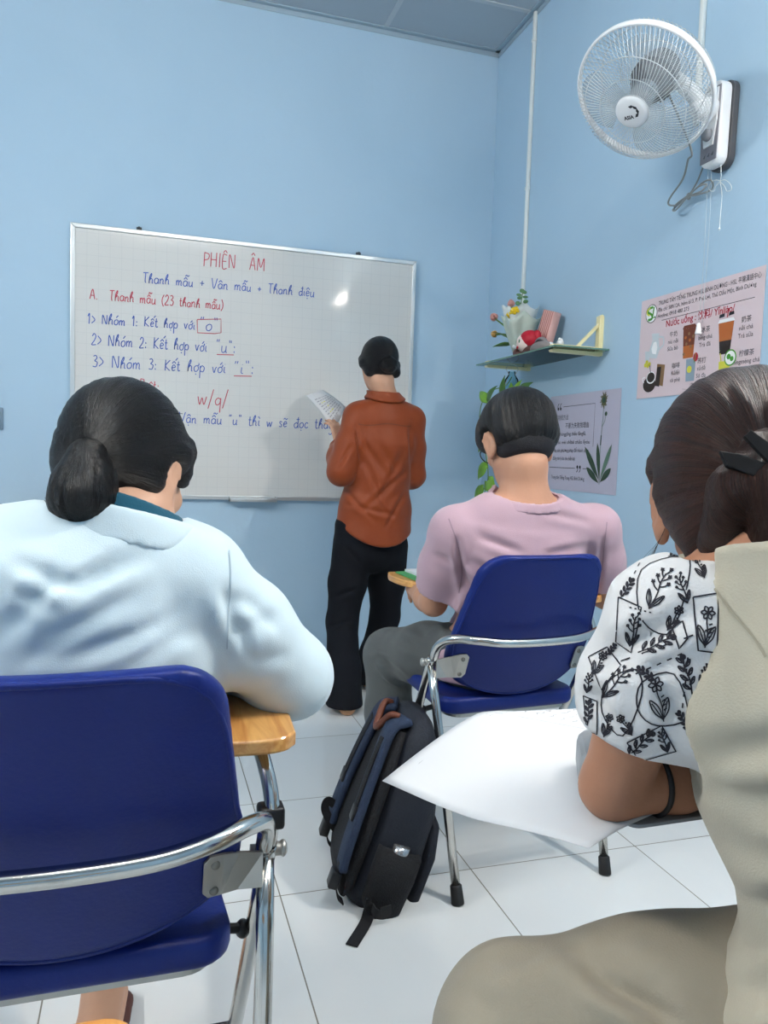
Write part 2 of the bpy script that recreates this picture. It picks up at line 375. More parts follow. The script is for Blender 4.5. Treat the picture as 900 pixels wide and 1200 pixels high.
def surface_nets(sd, h, lo=None, hi=None):
    lo = np.array(sd.lo if lo is None else lo, float)-3*h; hi = np.array(sd.hi if hi is None else hi, float)+3*h
    n = np.ceil((hi-lo)/h).astype(int)+1
    B = 6; nb = -(-n//B)
    gx = [np.arange(m) for m in nb]; C = np.stack(np.meshgrid(*gx, indexing='ij'), -1).reshape(-1, 3)
    cen = (lo+(C*B+(B-1)/2)*h).astype(np.float32); dc = sd(cen); act = np.abs(dc) < B*h*1.25+0.012
    full = np.repeat(np.repeat(np.repeat(np.where(dc < 0, -1., 1.).astype(np.float32).reshape(nb), B, 0), B, 1), B, 2)
    off = np.stack(np.meshgrid(*[np.arange(B)]*3, indexing='ij'), -1).reshape(-1, 3)
    I = (C[act][:, None, :]*B+off[None]).reshape(-1, 3); 
    vals = np.empty(len(I), np.float32)
    for i in range(0, len(I), 400000): vals[i:i+400000] = sd((lo+I[i:i+400000]*h).astype(np.float32))
    full[I[:, 0], I[:, 1], I[:, 2]] = vals
    f = full; s = f < 0; cnt = np.zeros(tuple(np.array(f.shape)-1), np.uint8)
    cs = [(i, j, k) for i in (0, 1) for j in (0, 1) for k in (0, 1)]
    X, Y, Z = f.shape
    for (i, j, k) in cs: cnt += s[i:X-1+i, j:Y-1+j, k:Z-1+k]
    mixed = (cnt > 0) & (cnt < 8); idx = np.argwhere(mixed); acc = np.zeros((len(idx), 3)); num = np.zeros(len(idx))
    for ax in range(3):
        o1, o2 = [a for a in range(3) if a != ax]
        for p in (0, 1):
            for q in (0, 1):
                a = np.zeros(3, int); a[o1] = p; a[o2] = q; b = a.copy(); b[ax] = 1
                fa = f[tuple((idx+a).T)]; fb = f[tuple((idx+b).T)]; m = (fa < 0) != (fb < 0)
                t = np.where(m, fa/np.where(m, fa-fb, 1), 0); pos = a+t[:, None]*(b-a); acc[m] += pos[m]; num[m] += 1
    Vv = lo+h*(idx+acc/num[:, None]); vid = np.full(cnt.shape, -1, np.int64); vid[mixed] = np.arange(len(idx)); F = []
    for ax in range(3):
        o1, o2 = [(1, 2), (2, 0), (0, 1)][ax]
        sl0 = [slice(1, None)]*3; sl1 = [slice(1, None)]*3
        e = np.argwhere(np.take(s, range(0, s.shape[ax]-1), ax) != np.take(s, range(1, s.shape[ax]), ax))
        e = e[(e[:, o1] >= 1) & (e[:, o2] >= 1) & (e[:, o1] < cnt.shape[o1]) & (e[:, o2] < cnt.shape[o2])]
        sa = s[tuple(e.T)]; q = []
        for (d1, d2) in ((-1, -1), (0, -1), (0, 0), (-1, 0)):
            g = e.copy(); g[:, o1] += d1; g[:, o2] += d2; q.append(vid[tuple(g.T)])
        q = np.stack(q, 1); q[~sa] = q[~sa][:, ::-1]; F.append(q)
    F = np.concatenate(F); F = F[(F >= 0).all(1)]
    return Vv, F
def vnormals(v, f):
    n = np.cross(v[f[:, 2]]-v[f[:, 0]], v[f[:, 3]]-v[f[:, 1]]); N = np.zeros_like(v)
    for k in range(4): np.add.at(N, f[:, k], n)
    return N/(np.linalg.norm(N, axis=1, keepdims=True)+1e-12)
def relax(v, f, it=1, w=.5):
    for _ in range(it):
        a = np.zeros_like(v); c = np.zeros(len(v))
        for k in range(4):
            for q in (f[:, (k+1) % 4], f[:, (k+3) % 4]): np.add.at(a, f[:, k], v[q]); np.add.at(c, f[:, k], 1)
        v = v+(a/np.maximum(c, 1)[:, None]-v)*w
    return v
_perm = np.random.RandomState(4).permutation(256).astype(np.int64); _grad = np.random.RandomState(9).normal(size=(256, 3)); _grad /= np.linalg.norm(_grad, axis=1, keepdims=True)
def perlin(P):
    P = np.asarray(P, float); i = np.floor(P).astype(np.int64); f = P-i; u = f*f*f*(f*(f*6-15)+10); r = 0
    for dx in (0, 1):
        for dy in (0, 1):
            for dz in (0, 1):
                h = _perm[(_perm[(_perm[(i[:, 0]+dx) & 255]+i[:, 1]+dy) & 255]+i[:, 2]+dz) & 255]
                d = (f-np.array([dx, dy, dz]))
                w_ = (u[:, 0] if dx else 1-u[:, 0])*(u[:, 1] if dy else 1-u[:, 1])*(u[:, 2] if dz else 1-u[:, 2]); r = r+w_*(_grad[h]*d).sum(1)
    return r
def ridged(P): return 1-2*np.abs(perlin(P))
def mesh_from(name, v, f):
    me = bpy.data.meshes.new(name); me.vertices.add(len(v)); me.vertices.foreach_set('co', v.astype(np.float32).ravel())
    me.loops.add(f.size); me.loops.foreach_set('vertex_index', f.astype(np.int32).ravel()); me.polygons.add(len(f))
    me.polygons.foreach_set('loop_start', np.arange(0, f.size, 4, dtype=np.int32)); me.polygons.foreach_set('loop_total', np.full(len(f), 4, np.int32))
    me.update(calc_edges=True); me.validate(); me.polygons.foreach_set('use_smooth', [True]*len(me.polygons)); return me
def solid(name, sd, h, mats, parent=None, it=1, disp=None, lo=None, hi=None, attr=None, origin=None, guard=None, gap=.004):
    """mesh a signed distance; disp(points, normals) gives an offset along the normal (folds in cloth)"""
    v, f = surface_nets(sd, h, lo, hi); v = relax(v, f, it)
    if disp is not None: 
        n = vnormals(v, f); v = v+n*disp(v, n)[:, None]; v = relax(v, f, 1, .3)
    if guard is not None:                                          # cloth stays outside the body it covers
        def ev(q):
            d = np.empty(len(q), np.float32)
            for i in range(0, len(q), 400000): d[i:i+400000] = guard(q[i:i+400000].astype(np.float32))
            return d
        for _ in range(2):
            n = vnormals(v, f); d = ev(v); idx = np.nonzero((d > -.014) & (d < gap))[0]
            if len(idx) == 0: break
            g = (ev(v[idx]+n[idx]*.003)-d[idx])/.003; idx = idx[g > .6]; v[idx] += n[idx]*(gap-d[idx])[:, None]
    at_ = attr(v) if attr is not None else None
    if origin is None and parent is not None: origin = parent.location
    me = mesh_from(name, v-(np.array(origin) if origin is not None else 0), f)
    if at_ is not None:
        a = me.attributes.new('flow', 'FLOAT_VECTOR', 'POINT'); a.data.foreach_set('vector', at_.astype(np.float32).ravel())
    o = link(name, me, mats, parent); o['_n'] = 0; del o['_n']; return o
def rot_to(fwd, up):
    """3x3 with columns right, forward, up"""
    f = V(fwd).normalized(); u = V(up); r = f.cross(u).normalized(); u = r.cross(f)
    return np.array([[r.x, f.x, u.x], [r.y, f.y, u.y], [r.z, f.z, u.z]])
# ------------------------------------------------------------------ handwriting: single-stroke letters, x-height 1, ascender 2, descender -1
HW = {
 'a': (1.0, ['.85,.8 .5,1 .12,.75 .1,.25 .42,0 .78,.3 .86,.95', '.86,.95 .84,.2 1,.05']),
 'b': (.95, ['.12,2 .1,1 .12,.1', '.12,.55 .45,1 .85,.7 .75,.15 .4,-.02 .12,.2']),
 'c': (.8, ['.75,.82 .45,1 .1,.6 .2,.1 .5,0 .78,.2']),
 'd': (1.0, ['.85,.75 .5,.95 .1,.6 .25,.05 .6,.05 .85,.45', '.88,2 .85,.8 .9,.1 1,.02']),
 'e': (.85, ['.12,.5 .7,.6 .6,.95 .3,.95 .1,.5 .3,.02 .75,.15']),
 'g': (.95, ['.8,.8 .45,1 .1,.6 .3,.1 .65,.15 .82,.7', '.82,.95 .82,-.5 .5,-1 .12,-.75']),
 'h': (1.0, ['.1,0 .15,1.2 .5,2 .55,1.6 .15,.7 .1,0', '.14,.6 .5,1 .75,.75 .76,.15 .95,.05']),
 'i': (.45, ['.2,1 .18,.2 .42,.02']),
 'j': (.45, ['.3,1 .25,-.7 0,-.9']),
 'k': (.9, ['.12,2 .1,0', '.7,1 .15,.45 .8,0']),
 'l': (.45, ['.15,2 .12,.2 .4,.02']),
 'm': (1.4, ['.08,1 .1,0', '.1,.6 .4,1 .6,.75 .6,0', '.6,.6 .9,1 1.12,.75 1.12,.1 1.3,.02']),
 'n': (1.0, ['.08,1 .1,0', '.1,.6 .45,1 .72,.75 .72,.1 .92,.02']),
 'o': (.95, ['.5,1 .12,.7 .15,.15 .5,0 .85,.35 .8,.85 .5,1']),
 'p': (.95, ['.1,1 .12,-1', '.12,.6 .45,1 .85,.65 .65,.05 .14,.15']),
 'q': (.95, ['.82,.8 .45,1 .1,.55 .3,.05 .7,.2 .84,.7', '.85,1 .83,-1']),
 'r': (.7, ['.1,1 .12,0', '.12,.55 .35,.95 .65,.9']),
 's': (.75, ['.65,.85 .35,1 .18,.75 .55,.4 .5,.05 .1,.1']),
 't': (.7, ['.3,1.7 .28,.25 .5,0 .68,.15', '.02,1.1 .6,1.12']),
 'u': (1.0, ['.1,1 .12,.2 .4,0 .75,.35 .8,1', '.8,1 .8,.1 .98,.02']),
 'v': (.9, ['.05,1 .4,0 .62,.7 .85,1']),
 'w': (1.2, ['.05,1 .3,0 .58,.85 .85,0 1.15,1']),
 'y': (.95, ['.1,1 .15,.3 .5,.1 .78,.4', '.82,1 .75,-.6 .4,-1 .1,-.75']),
 'z': (.85, ['.1,.95 .75,.95 .1,.02 .8,.04']),
 'A': (1.35, ['.05,0 .6,1.9 1.15,0', '.28,.7 .95,.7']),
 'B': (1.2, ['.15,0 .15,1.9', '.15,1.9 .8,1.75 .75,1.15 .18,1', '.18,1 1,.85 .9,.1 .15,0']),
 'D': (1.3, ['.2,0 .2,1.9', '.2,1.9 .9,1.6 1.1,.9 .8,.15 .2,0']),
 'E': (1.1, ['.9,1.9 .15,1.9 .15,0 .95,0', '.15,1 .8,1']),
 'H': (1.3, ['.12,1.9 .12,0', '1.05,1.9 1.05,0', '.12,.95 1.05,.95']),
 'I': (.5, ['.22,1.9 .22,0']),
 'K': (1.2, ['.15,1.9 .15,0', '1,1.85 .2,.85 1.05,0']),
 'M': (1.6, ['.1,0 .2,1.9 .75,.5 1.3,1.9 1.42,0']),
 'N': (1.35, ['.12,0 .14,1.9 1.05,0 1.1,1.9']),
 'P': (1.1, ['.15,0 .15,1.9', '.15,1.9 .95,1.65 .85,1.05 .18,.85']),
 'T': (1.1, ['.05,1.85 1.1,1.9', '.55,1.88 .52,.3 .7,0']),
 'V': (1.25, ['.05,1.9 .55,0 1.15,1.9']),
 'W': (1.6, ['.05,1.9 .42,0 .78,1.5 1.12,0 1.5,1.9']),
 '1': (.7, ['.1,1.4 .4,1.9 .4,0']),
 '2': (1.0, ['.12,1.45 .45,1.9 .82,1.5 .6,.8 .08,.02 .95,.04']),
 '3': (.95, ['.12,1.75 .5,1.9 .75,1.5 .35,1.02', '.35,1.02 .85,.75 .65,.05 .08,.12']),
 '+': (1.1, ['.1,.7 .95,.7', '.52,1.15 .52,.25']), '.': (.4, ['.1,.2 .2,0']), ',': (.4, ['.2,.1 .1,-.3']),
 ':': (.5, ['.2,1.0 .26,.75', '.2,.25 .26,0']), '(': (.6, ['.5,2.1 .12,1.3 .15,.4 .5,-.3']), ')': (.6, ['.1,2.1 .45,1.3 .45,.4 .08,-.3']),
 '>': (.9, ['.1,1.6 .75,.85 .1,.15']), '/': (.8, ['.7,2.1 .1,-.5']), '#': (1.4, ['.45,1.8 .3,0', '1,1.8 .85,0', '.05,1.2 1.3,1.25', '0,.55 1.25,.6']),
 '“': (.7, ['.15,2 .05,1.6', '.45,2 .35,1.6']), '”': (.7, ['.15,2 .22,1.6', '.45,2 .5,1.6']), '"': (.7, ['.15,2 .1,1.6', '.45,2 .4,1.6']),
}
MARKS = {'\u0302': ['.15,1.25 .5,1.6 .85,1.25'], '\u0301': ['.45,1.35 .85,1.8'], '\u0300': ['.2,1.75 .55,1.35'],
         '\u0303': ['.1,1.4 .35,1.62 .6,1.4 .9,1.62'], '\u0323': ['.42,-.35 .56,-.55'], '\u031b': ['.8,.95 1.02,1.2 .92,1.4'], '\u0306': ['.15,1.6 .5,1.3 .85,1.6'], '\u0309': ['.45,1.3 .65,1.5 .45,1.75']}
def pline(s): return [tuple(float(q) for q in p.split(',')) for p in s.split()]
def handwrite(text, rng):
    """strokes of a handwritten line in letter units, and its length"""
    x = 0.0; out = []
    for ch in text:
        if ch == ' ': x += 1.25; continue
        extra = []
        if ch in 'đĐ':
            base = 'd' if ch == 'đ' else 'D'
            extra = ['.5,1.55 1.1,1.6'] if ch == 'đ' else ['-.1,.95 .6,1']; mk = []
        else:
            dec = unicodedata.normalize('NFD', ch); base = dec[0]; mk = list(dec[1:])
        if base not in HW: x += 0.5; continue
        wd, st = HW[base]; up = 0.95 if base.isupper() else 0.0
        jy = rng.uniform(-.06, .06); sc = rng.uniform(.93, 1.07)
        def put(seg, dy=0, dx=0, k=1): out.append([(x+(p[0]*k+dx)*sc+(p[1]+dy)*0.06, (p[1]+dy)*sc+jy) for p in seg])
        for s in st: put(pline(s))
        for s in extra: put(pline(s))
        n_up = 0
        for m in mk:
            for s in MARKS.get(m, []):
                if m in ('\u0323', '\u031b'): put(pline(s), 0, 0, wd)
                else: put(pline(s), up+n_up*.45, (wd-1)*.3+n_up*.3); 
            if m not in ('\u0323', '\u031b'): n_up += 1
        if base == 'i' and not mk: put(pline('.25,1.45 .3,1.4'))
        x += wd*sc+0.14
    return out, x
def smooth2(seg, n=5):
    if len(seg) < 3: return seg
    return [(p.x, p.y) for p in spline([(a, b, 0) for a, b in seg], n)]

# ------------------------------------------------------------------ whiteboard
BX0, BX1, BZ0, BZ1 = -0.340, 1.318, 0.829, 2.075
wb = empty('whiteboard', ((BX0+BX1)/2, YB, BZ0)); tag(wb, 'large aluminium-framed whiteboard on the blue wall, covered in blue and red handwriting', 'whiteboard')
def wpart(name, mb, m, parent=None):
    mb.v = [(v[0]-wb.location.x, v[1]-YB, v[2]-BZ0) for v in mb.v]
    return mb.build(name, m, wb)
wpart('writing_surface', MB().box((BX0+.012, YB-.020, BZ0+.012), (BX1-.012, YB-.004, BZ1-.012)), M_BOARD)
fr = MB(); d0, d1, fw_ = YB-.027, YB-.002, .02
def mitre(a, b, c, d): fr.prism([a, b, c, d], d0, d1, Matrix(((1, 0, 0, 0), (0, 0, 1, 0), (0, 1, 0, 0), (0, 0, 0, 1))), bev=.003)
mitre((BX0, BZ1), (BX1, BZ1), (BX1-fw_, BZ1-fw_), (BX0+fw_, BZ1-fw_)); mitre((BX0, BZ0), (BX1, BZ0), (BX1-fw_, BZ0+fw_), (BX0+fw_, BZ0+fw_))
mitre((BX0, BZ0), (BX0, BZ1), (BX0+fw_, BZ1-fw_), (BX0+fw_, BZ0+fw_)); mitre((BX1, BZ0), (BX1, BZ1), (BX1-fw_, BZ1-fw_), (BX1-fw_, BZ0+fw_))
wpart('frame', fr, M_ALU)
g = MB(); MBD = Matrix(((1, 0, 0, 0), (0, 0, -1, YB-.0202), (0, 1, 0, 0), (0, 0, 0, 1)))   # board plane: x, z -> world, facing the room
xx = BX0+.07
while xx < BX1-.03: ribbon(g, [(xx, BZ0+.02), (xx, BZ1-.02)], .0014, MBD); xx += .05
zz = BZ0+.06
while zz < BZ1-.03: ribbon(g, [(BX0+.02, zz), (BX1-.02, zz)], .0014, MBD); zz += .05
wpart('grid_lines', g, M_GRID)
for hx in (-0.045, 1.011):
    h = MB().box((hx-.012, YB-.016, BZ1-.004), (hx+.012, YB-.001, BZ1+.016), .003)
    h.tube([(hx, YB-.016, BZ1+.010), (hx, YB-.024, BZ1+.010)], .006, 10); wpart('hanger', h, mat('dark_hanger', '4a5258', 0.5) if hx < 0 else MATS['dark_hanger'])
tr = MB().box((.385, YB-.062, BZ0-.006), (.618, YB-.026, BZ0+.004), .002); tr.box((.385, YB-.066, BZ0-.006), (.618, YB-.062, BZ0+.012), .001)
for ex in (.385, .612): tr.box((ex, YB-.066, BZ0-.006), (ex+.006, YB-.026, BZ0+.02), .001)
wpart('pen_tray', tr, M_ALU)
RG = random.Random(5)
def board_line(text, p0, p1, xh, ink, wid=.0042, extra=None, name='writing'):
    a = at(p0[0], p0[1], YB-.02); b = at(p1[0], p1[1], YB-.02)
    st, L = handwrite(text, RG); k = (b.x-a.x)/L
    def m(p): t = p[0]/L; return (a.x+p[0]*k, a.z+(b.z-a.z)*t+p[1]*xh)
    mb = MB()
    for i, s in enumerate(st): ribbon(mb, [m(q) for q in smooth2(s)], wid, MBD, 0.0008+0.00004*(i % 7))
    return wpart(name, mb, ink)
def board_strokes(segs, ink, wid=.005):
    mb = MB()
    for i, s in enumerate(segs):
        ribbon(mb, [(q.x, q.z) for q in [at(px, py, YB-.02) for px, py in s]], wid, MBD, 0.0011+0.00004*i)
    return wpart('writing', mb, ink)
board_line('PHIÊN  ÂM', (238, 312), (311, 318), .033, M_INKR)
board_line('Thanh mẫu + Vân mẫu + Thanh điệu', (167, 331), (369, 348), .024, M_INKB)
board_line('A.  Thanh mẫu (23 thanh mẫu)', (105, 350), (262, 363), .023, M_INKR)
board_line('1> Nhóm 1: Kết hợp với', (102, 379), (229, 386), .023, M_INKB)
board_line('“o”', (234, 387), (256, 388), .030, M_INKB)
board_strokes([[(231, 375), (231.5, 390), (252, 391), (259, 390), (259, 374), (231, 374.5)]], M_INKR, .004)
board_line('2> Nhóm 2: Kết hợp với', (107, 404), (243, 412), .026, M_INKB)
board_line('“u”:', (253, 413), (277, 414), .031, M_INKB)
board_strokes([[(254, 415.5), (274, 416)]], M_INKR, .004)
board_line('3> Nhóm 3: Kết hợp với', (108, 430), (265, 437), .028, M_INKB)
board_line('“i”:', (274, 438), (299, 438.5), .033, M_INKB)
board_strokes([[(274, 440.5), (295, 441)]], M_INKR, .004)
board_line('#  Đặc Biệt:', (115, 456), (187, 458), .026, M_INKR)
board_line('w/q/', (231, 474), (268, 475), .036, M_INKR)
board_line('W kết hợp với Vận mẫu “u” thì w sẽ đọc thay', (112, 491), (391, 503), .026, M_INKB)

# ------------------------------------------------------------------ posters on the right wall (posters' plane: u towards the camera, v up)
def wall_frame(y, z, off=0.003): return frame((XR-off, y, z), (0, -1, 0), (0, 0, 1), (-1, 0, 0))
M_PINK = mat('pink_poster', 'dcc9cd', 0.45); M_LAV = mat('lavender_poster', 'b9b6c8', 0.5)
M_RED = mat('red_print', 'b51f38', 0.5); M_GREEN = mat('green_print', '4c9a34', 0.5); M_YEL = mat('yellow_print', 'd8d34a', 0.5)
M_TEA = mat('tea_print', '6e3520', 0.5); M_AMB = mat('amber_print', 'b6642c', 0.5); M_COF = mat('coffee_print', '2c211e', 0.5); M_TAN = mat('tan_print', '8a6a48', 0.5)
M_MILK = mat('milk_print', 'c9d3d8', 0.5); M_WPR = mat('white_print', 'f2f2f2', 0.5); M_LEAF1 = mat('dark_leaf_print', '2e4b3c', 0.5); M_LEAF2 = mat('light_leaf_print', '5d7f6e', 0.5); M_SODA = mat('soda_print', '8ea0ae', 0.5)
MS = [M_PINK, M_INK, M_RED, M_GREEN, M_YEL, M_TEA, M_AMB, M_COF, M_TAN, M_MILK, M_WPR, M_SODA]
po = empty('drinks_poster', (XR, 2.17, 1.49)); tag(po, 'pink poster of drinks with red heading, high on the right wall', 'poster')
W = .595; Hh = .358; F1 = wall_frame(2.466, 1.311)
def ppart(root, name, mb, m):
    mb.v = [tuple(V(v)-root.location) for v in mb.v]; return mb.build(name, m, root)
sh = MB(); sh.box((0, 0, -.001), (W, Hh, .0), M=F1); ppart(po, 'sheet', sh, M_PINK)
tx = MB()
text2(tx, 'TRUNG TÂM TIẾNG TRUNG HSL BÌNH DƯƠNG - HSL 平陽漢語中心', .021, (.10, .326), F1, .0008, 0, .48)
text2(tx, 'Địa chỉ: 589/12A, hẻm 613, P. Phú Lợi, Thủ Dầu Một, Bình Dương', .019, (.10, .303), F1, .0008, 0, .462)
text2(tx, 'Hotline: 0918 480 273', .019, (.098, .281), F1, .0008, 0, .165)
ribbon(tx, [(.123, .270), (.56, .270)], .0016, F1, .0008)
for i, (u, v, lines) in enumerate(((.192, .205, ('牛奶', 'niú nǎi', 'Sữa bò')), (.353, .198, ('冰茶', 'bīng chá', 'Trà đá')), (.531, .203, ('奶茶', 'nǎi chá', 'Trà sữa')),
                        (.214, .095, ('咖啡', 'Kāfēi', 'cà phê')), (.343, .098, ('苏打', 'sūdǎ', 'Sô đa')), (.540, .100, ('柠檬茶', 'níngméng chá', 'Trà chanh')))):
    for k, s in enumerate(lines): text2(tx, s, .021 if k == 0 else .020, (u, v-k*.024), F1, .0008, 0, None, 'CENTER')
ppart(po, 'lettering', tx, M_INK)
hd = MB(); text2(hd, 'Nước uống : 饮料/ Yǐnliào/', .032, (.147, .243), F1, .0009, 0, .33, bold=.0004); ppart(po, 'heading', hd, M_RED)
F1o = F1; F1 = F1o @ Matrix.Translation((.02, .006, 0)); lg = MB(); c = (.042, .297)
disc2(lg, c, .033, F1, .0006, 1, 32); disc2(lg, c, .0305, F1, .0008, 10, 32)
ribbon(lg, smooth2([(.05, .32), (.026, .316), (.024, .304), (.044, .293), (.046, .279), (.024, .276)]), .009, F1, .001, 3)
ribbon(lg, smooth2([(.034, .32), (.018, .31), (.02, .298), (.034, .292)]), .006, F1, .0012, 4)
ribbon(lg, [(.056, .32), (.05, .28), (.066, .283)], .007, F1, .0014, 3); ppart(po, 'logo', lg, MS)
def cup(mb, u, v, wt, wb_, h, mi, top=None, lid=None):
    poly2(mb, [(u-wb_/2, v), (u+wb_/2, v), (u+wt/2, v+h), (u-wt/2, v+h)], F1, .0008, mi)
    if top: poly2(mb, [(u-wb_/2-(wt-wb_)*.2, v+h*.42), (u+wb_/2+(wt-wb_)*.2, v+h*.42), (u+wt/2, v+h), (u-wt/2, v+h)], F1, .0010, top)
    if lid is not None: poly2(mb, [(u-wt/2-.004, v+h), (u+wt/2+.004, v+h), (u+wt/2-.004, v+h+.011), (u-wt/2+.004, v+h+.011)], F1, .0012, lid)
F1 = F1o @ Matrix.Translation((.022, .018, 0)); p = MB()   # milk jug with a glass
poly2(p, [(.045, .125), (.085, .12), (.098, .15), (.09, .19), (.093, .208), (.05, .212), (.055, .185), (.04, .155)], F1, .0008, 9)
ribbon(p, smooth2([(.092, .195), (.115, .19), (.118, .165), (.098, .152)]), .006, F1, .0009, 9); poly2(p, [(.058, .14), (.08, .135), (.086, .16), (.078, .18), (.062, .18), (.052, .158)], F1, .001, 10)
poly2(p, [(.02, .118), (.042, .115), (.044, .15), (.016, .152)], F1, .0011, 9)
for q in ((.03, .112), (.045, .104), (.022, .102), (.036, .098)): disc2(p, q, .008, F1, .0013, 4, 8)
ppart(po, 'milk_picture', p, MS)
F1 = F1o @ Matrix.Translation((.052, .006, 0)); p = MB(); cup(p, .222, .115, .062, .05, .1, 6, 5, 5)
for k in range(9): disc2(p, (.20+.0055*k, .13+.011*((k*5) % 7)), .006, F1, .0013+.00003*k, 6 if k % 2 else 8, 6)
ppart(po, 'iced_tea_picture', p, MS)
F1 = F1o @ Matrix.Translation((.041, .006, 0)); p = MB(); cup(p, .405, .108, .068, .044, .1, 7, 6, 10); poly2(p, [(.372, .224), (.396, .226), (.396, .237), (.374, .235)], F1, .0014, 1); poly2(p, [(.414, .226), (.438, .228), (.436, .238), (.416, .236)], F1, .0014, 1)
ribbon(p, [(.408, .222), (.413, .25)], .004, F1, .0015, 2)
for k in range(10): disc2(p, (.386+.0038*k, .116+.004*((k*3) % 5)), .0045, F1, .0015+.00003*k, 7, 8)
ppart(po, 'milk_tea_picture', p, MS)
F1 = F1o @ Matrix.Translation((.02, .006, 0)); p = MB(); disc2(p, (.052, .042), .036, F1, .0008, 7, 20, .028); disc2(p, (.06, .066), .026, F1, .001, 10, 20, .022); disc2(p, (.06, .067), .022, F1, .0012, 7, 20, .018)
ribbon(p, [(.058, .08), (.05, .112)], .003, F1, .0013, 7); ribbon(p, smooth2([(.02, .05), (.012, .066), (.026, .07)]), .004, F1, .0014, 10)
poly2(p, [(.088, .04), (.13, .03), (.136, .105), (.092, .112)], F1, .0009, 8); poly2(p, [(.085, .035), (.11, .03), (.116, .1), (.094, .1)], F1, .0011, 7); ppart(po, 'coffee_picture', p, MS)
F1 = F1o @ Matrix.Translation((.045, .012, 0)); p = MB(); cup(p, .245, .03, .048, .042, .075, 11, None, None); disc2(p, (.24, .07), .012, F1, .0011, 4, 14); disc2(p, (.268, .108), .012, F1, .0012, 2, 14, .015); ribbon(p, [(.262, .09), (.268, .12)], .003, F1, .0013, 3); ppart(po, 'soda_picture', p, MS)
F1 = F1o @ Matrix.Translation((.048, .012, 0)); p = MB(); cup(p, .40, .015, .05, .042, .065, 4, None, None); disc2(p, (.425, .088), .026, F1, .001, 3, 20); disc2(p, (.425, .088), .0215, F1, .0012, 10, 20); disc2(p, (.418, .092), .009, F1, .0014, 3, 10); disc2(p, (.432, .084), .008, F1, .0014, 3, 10); ribbon(p, [(.385, .08), (.378, .115)], .004, F1, .0011, 4); ppart(po, 'lemon_tea_picture', p, MS)

qp = empty('quote_poster', (XR, 2.83, 1.15)); tag(qp, 'pale lavender poster with a plant drawing and a framed quotation, beside the shelf plant', 'poster')
F2 = wall_frame(3.105, .945); W2, H2 = .54, .415
sh = MB(); sh.box((0, 0, -.001), (W2, H2, 0), M=F2); ppart(qp, 'sheet', sh, M_LAV)
tx = MB()
text2(tx, '为成功找方法', .026, (.03, .308), F2, .0008, 0, .13); text2(tx, '不要为失败找理由', .026, (.14, .271), F2, .0008, 0, .184)
for k, s in enumerate(('Wèi chénggōng zhǎo fāngfǎ,', 'bùyào wèi shībài zhǎo lǐyóu', 'Hãy tìm phương pháp để thành công,', 'đừng tìm lý do cho thất bại.')):
    text2(tx, s, .022, (.045, .238-k*.0355), F2, .0008, 0, (.262, .292, .29, .188)[k])
text2(tx, 'Trung tâm Tiếng Trung HSL Bình Dương', .022, (.04, .048), F2, .0008, 0, .272)
ppart(qp, 'lettering', tx, M_INK)
fr = MB()
for s in ([(.116, .364), (.365, .366), (.365, .19)], [(.02, .098), (.235, .098)], [(.295, .098), (.35, .098)]): ribbon(fr, s, .0022, F2, .0008)
for (u, v) in ((.074, .364), (.094, .364)): disc2(fr, (u, v-.008), .007, F2, .0009, 0, 12); ribbon(fr, smooth2([(u-.005, v-.008), (u-.003, v+.008), (u+.005, v+.016)]), .004, F2, .001)
for (u, v) in ((.254, .098), (.274, .098)): disc2(fr, (u, v+.006), .007, F2, .0009, 0, 12); ribbon(fr, smooth2([(u+.005, v+.006), (u+.003, v-.008), (u-.005, v-.016)]), .004, F2, .001)
ppart(qp, 'quote_frame', fr, M_INK)
pl = MB()
ribbon(pl, smooth2([(.424, .037), (.42, .15), (.421, .24), (.427, .31), (.428, .37)]), .003, F2, .0011, 1)
for k in range(26):
    a = 2*PI*k/26; r = .018+.01*(k % 3)/2
    ribbon(pl, [(.428+.004*math.cos(a), .375+.004*math.sin(a)), (.428+r*math.cos(a), .375+r*1.25*math.sin(a))], .0045, F2, .0012+.00002*k, 2)
disc2(pl, (.428, .375), .012, F2, .0019, 0, 16)
ribbon(pl, smooth2([(.424, .27), (.44, .29), (.446, .315)]), .0024, F2, .0012, 1); disc2(pl, (.447, .32), .009, F2, .0013, 0, 12)
ribbon(pl, [(.421, .235), (.42, .195)], .007, F2, .0014, 0)
def leaf2(mb, a, b, wdt, mi, z):
    a = V((*a, 0)); b = V((*b, 0)); t = b-a; n = V((-t.y, t.x, 0)).normalized(); pr = (0, .35, .7, .95, 1, .9, .6, 0); N = len(pr)
    L = [a+t*(i/(N-1))+n*pr[i]*wdt for i in range(N)]; Rr = [a+t*(i/(N-1))-n*pr[i]*wdt for i in range(N)]
    mb.add([F2 @ V((q.x, q.y, z)) for q in L+Rr], [[i, N+i, N+i+1, i+1] for i in range(N-1)], mi); ribbon(mb, [(a.x, a.y), (b.x, b.y)], .0012, F2, z+.0002, 2)
for k, (a, b, wd, mi) in enumerate((((.420, .055), (.305, .19), .015, 0), ((.424, .055), (.397, .205), .013, 0), ((.428, .055), (.499, .20), .012, 1), ((.42, .042), (.325, .105), .014, 0), ((.43, .047), (.503, .105), .014, 0))): leaf2(pl, a, b, wd, mi, .0012+.0003*k)
ppart(qp, 'plant_drawing', pl, [M_LEAF1, M_LEAF2, mat('flower_print', '5c5a3c', 0.5)])

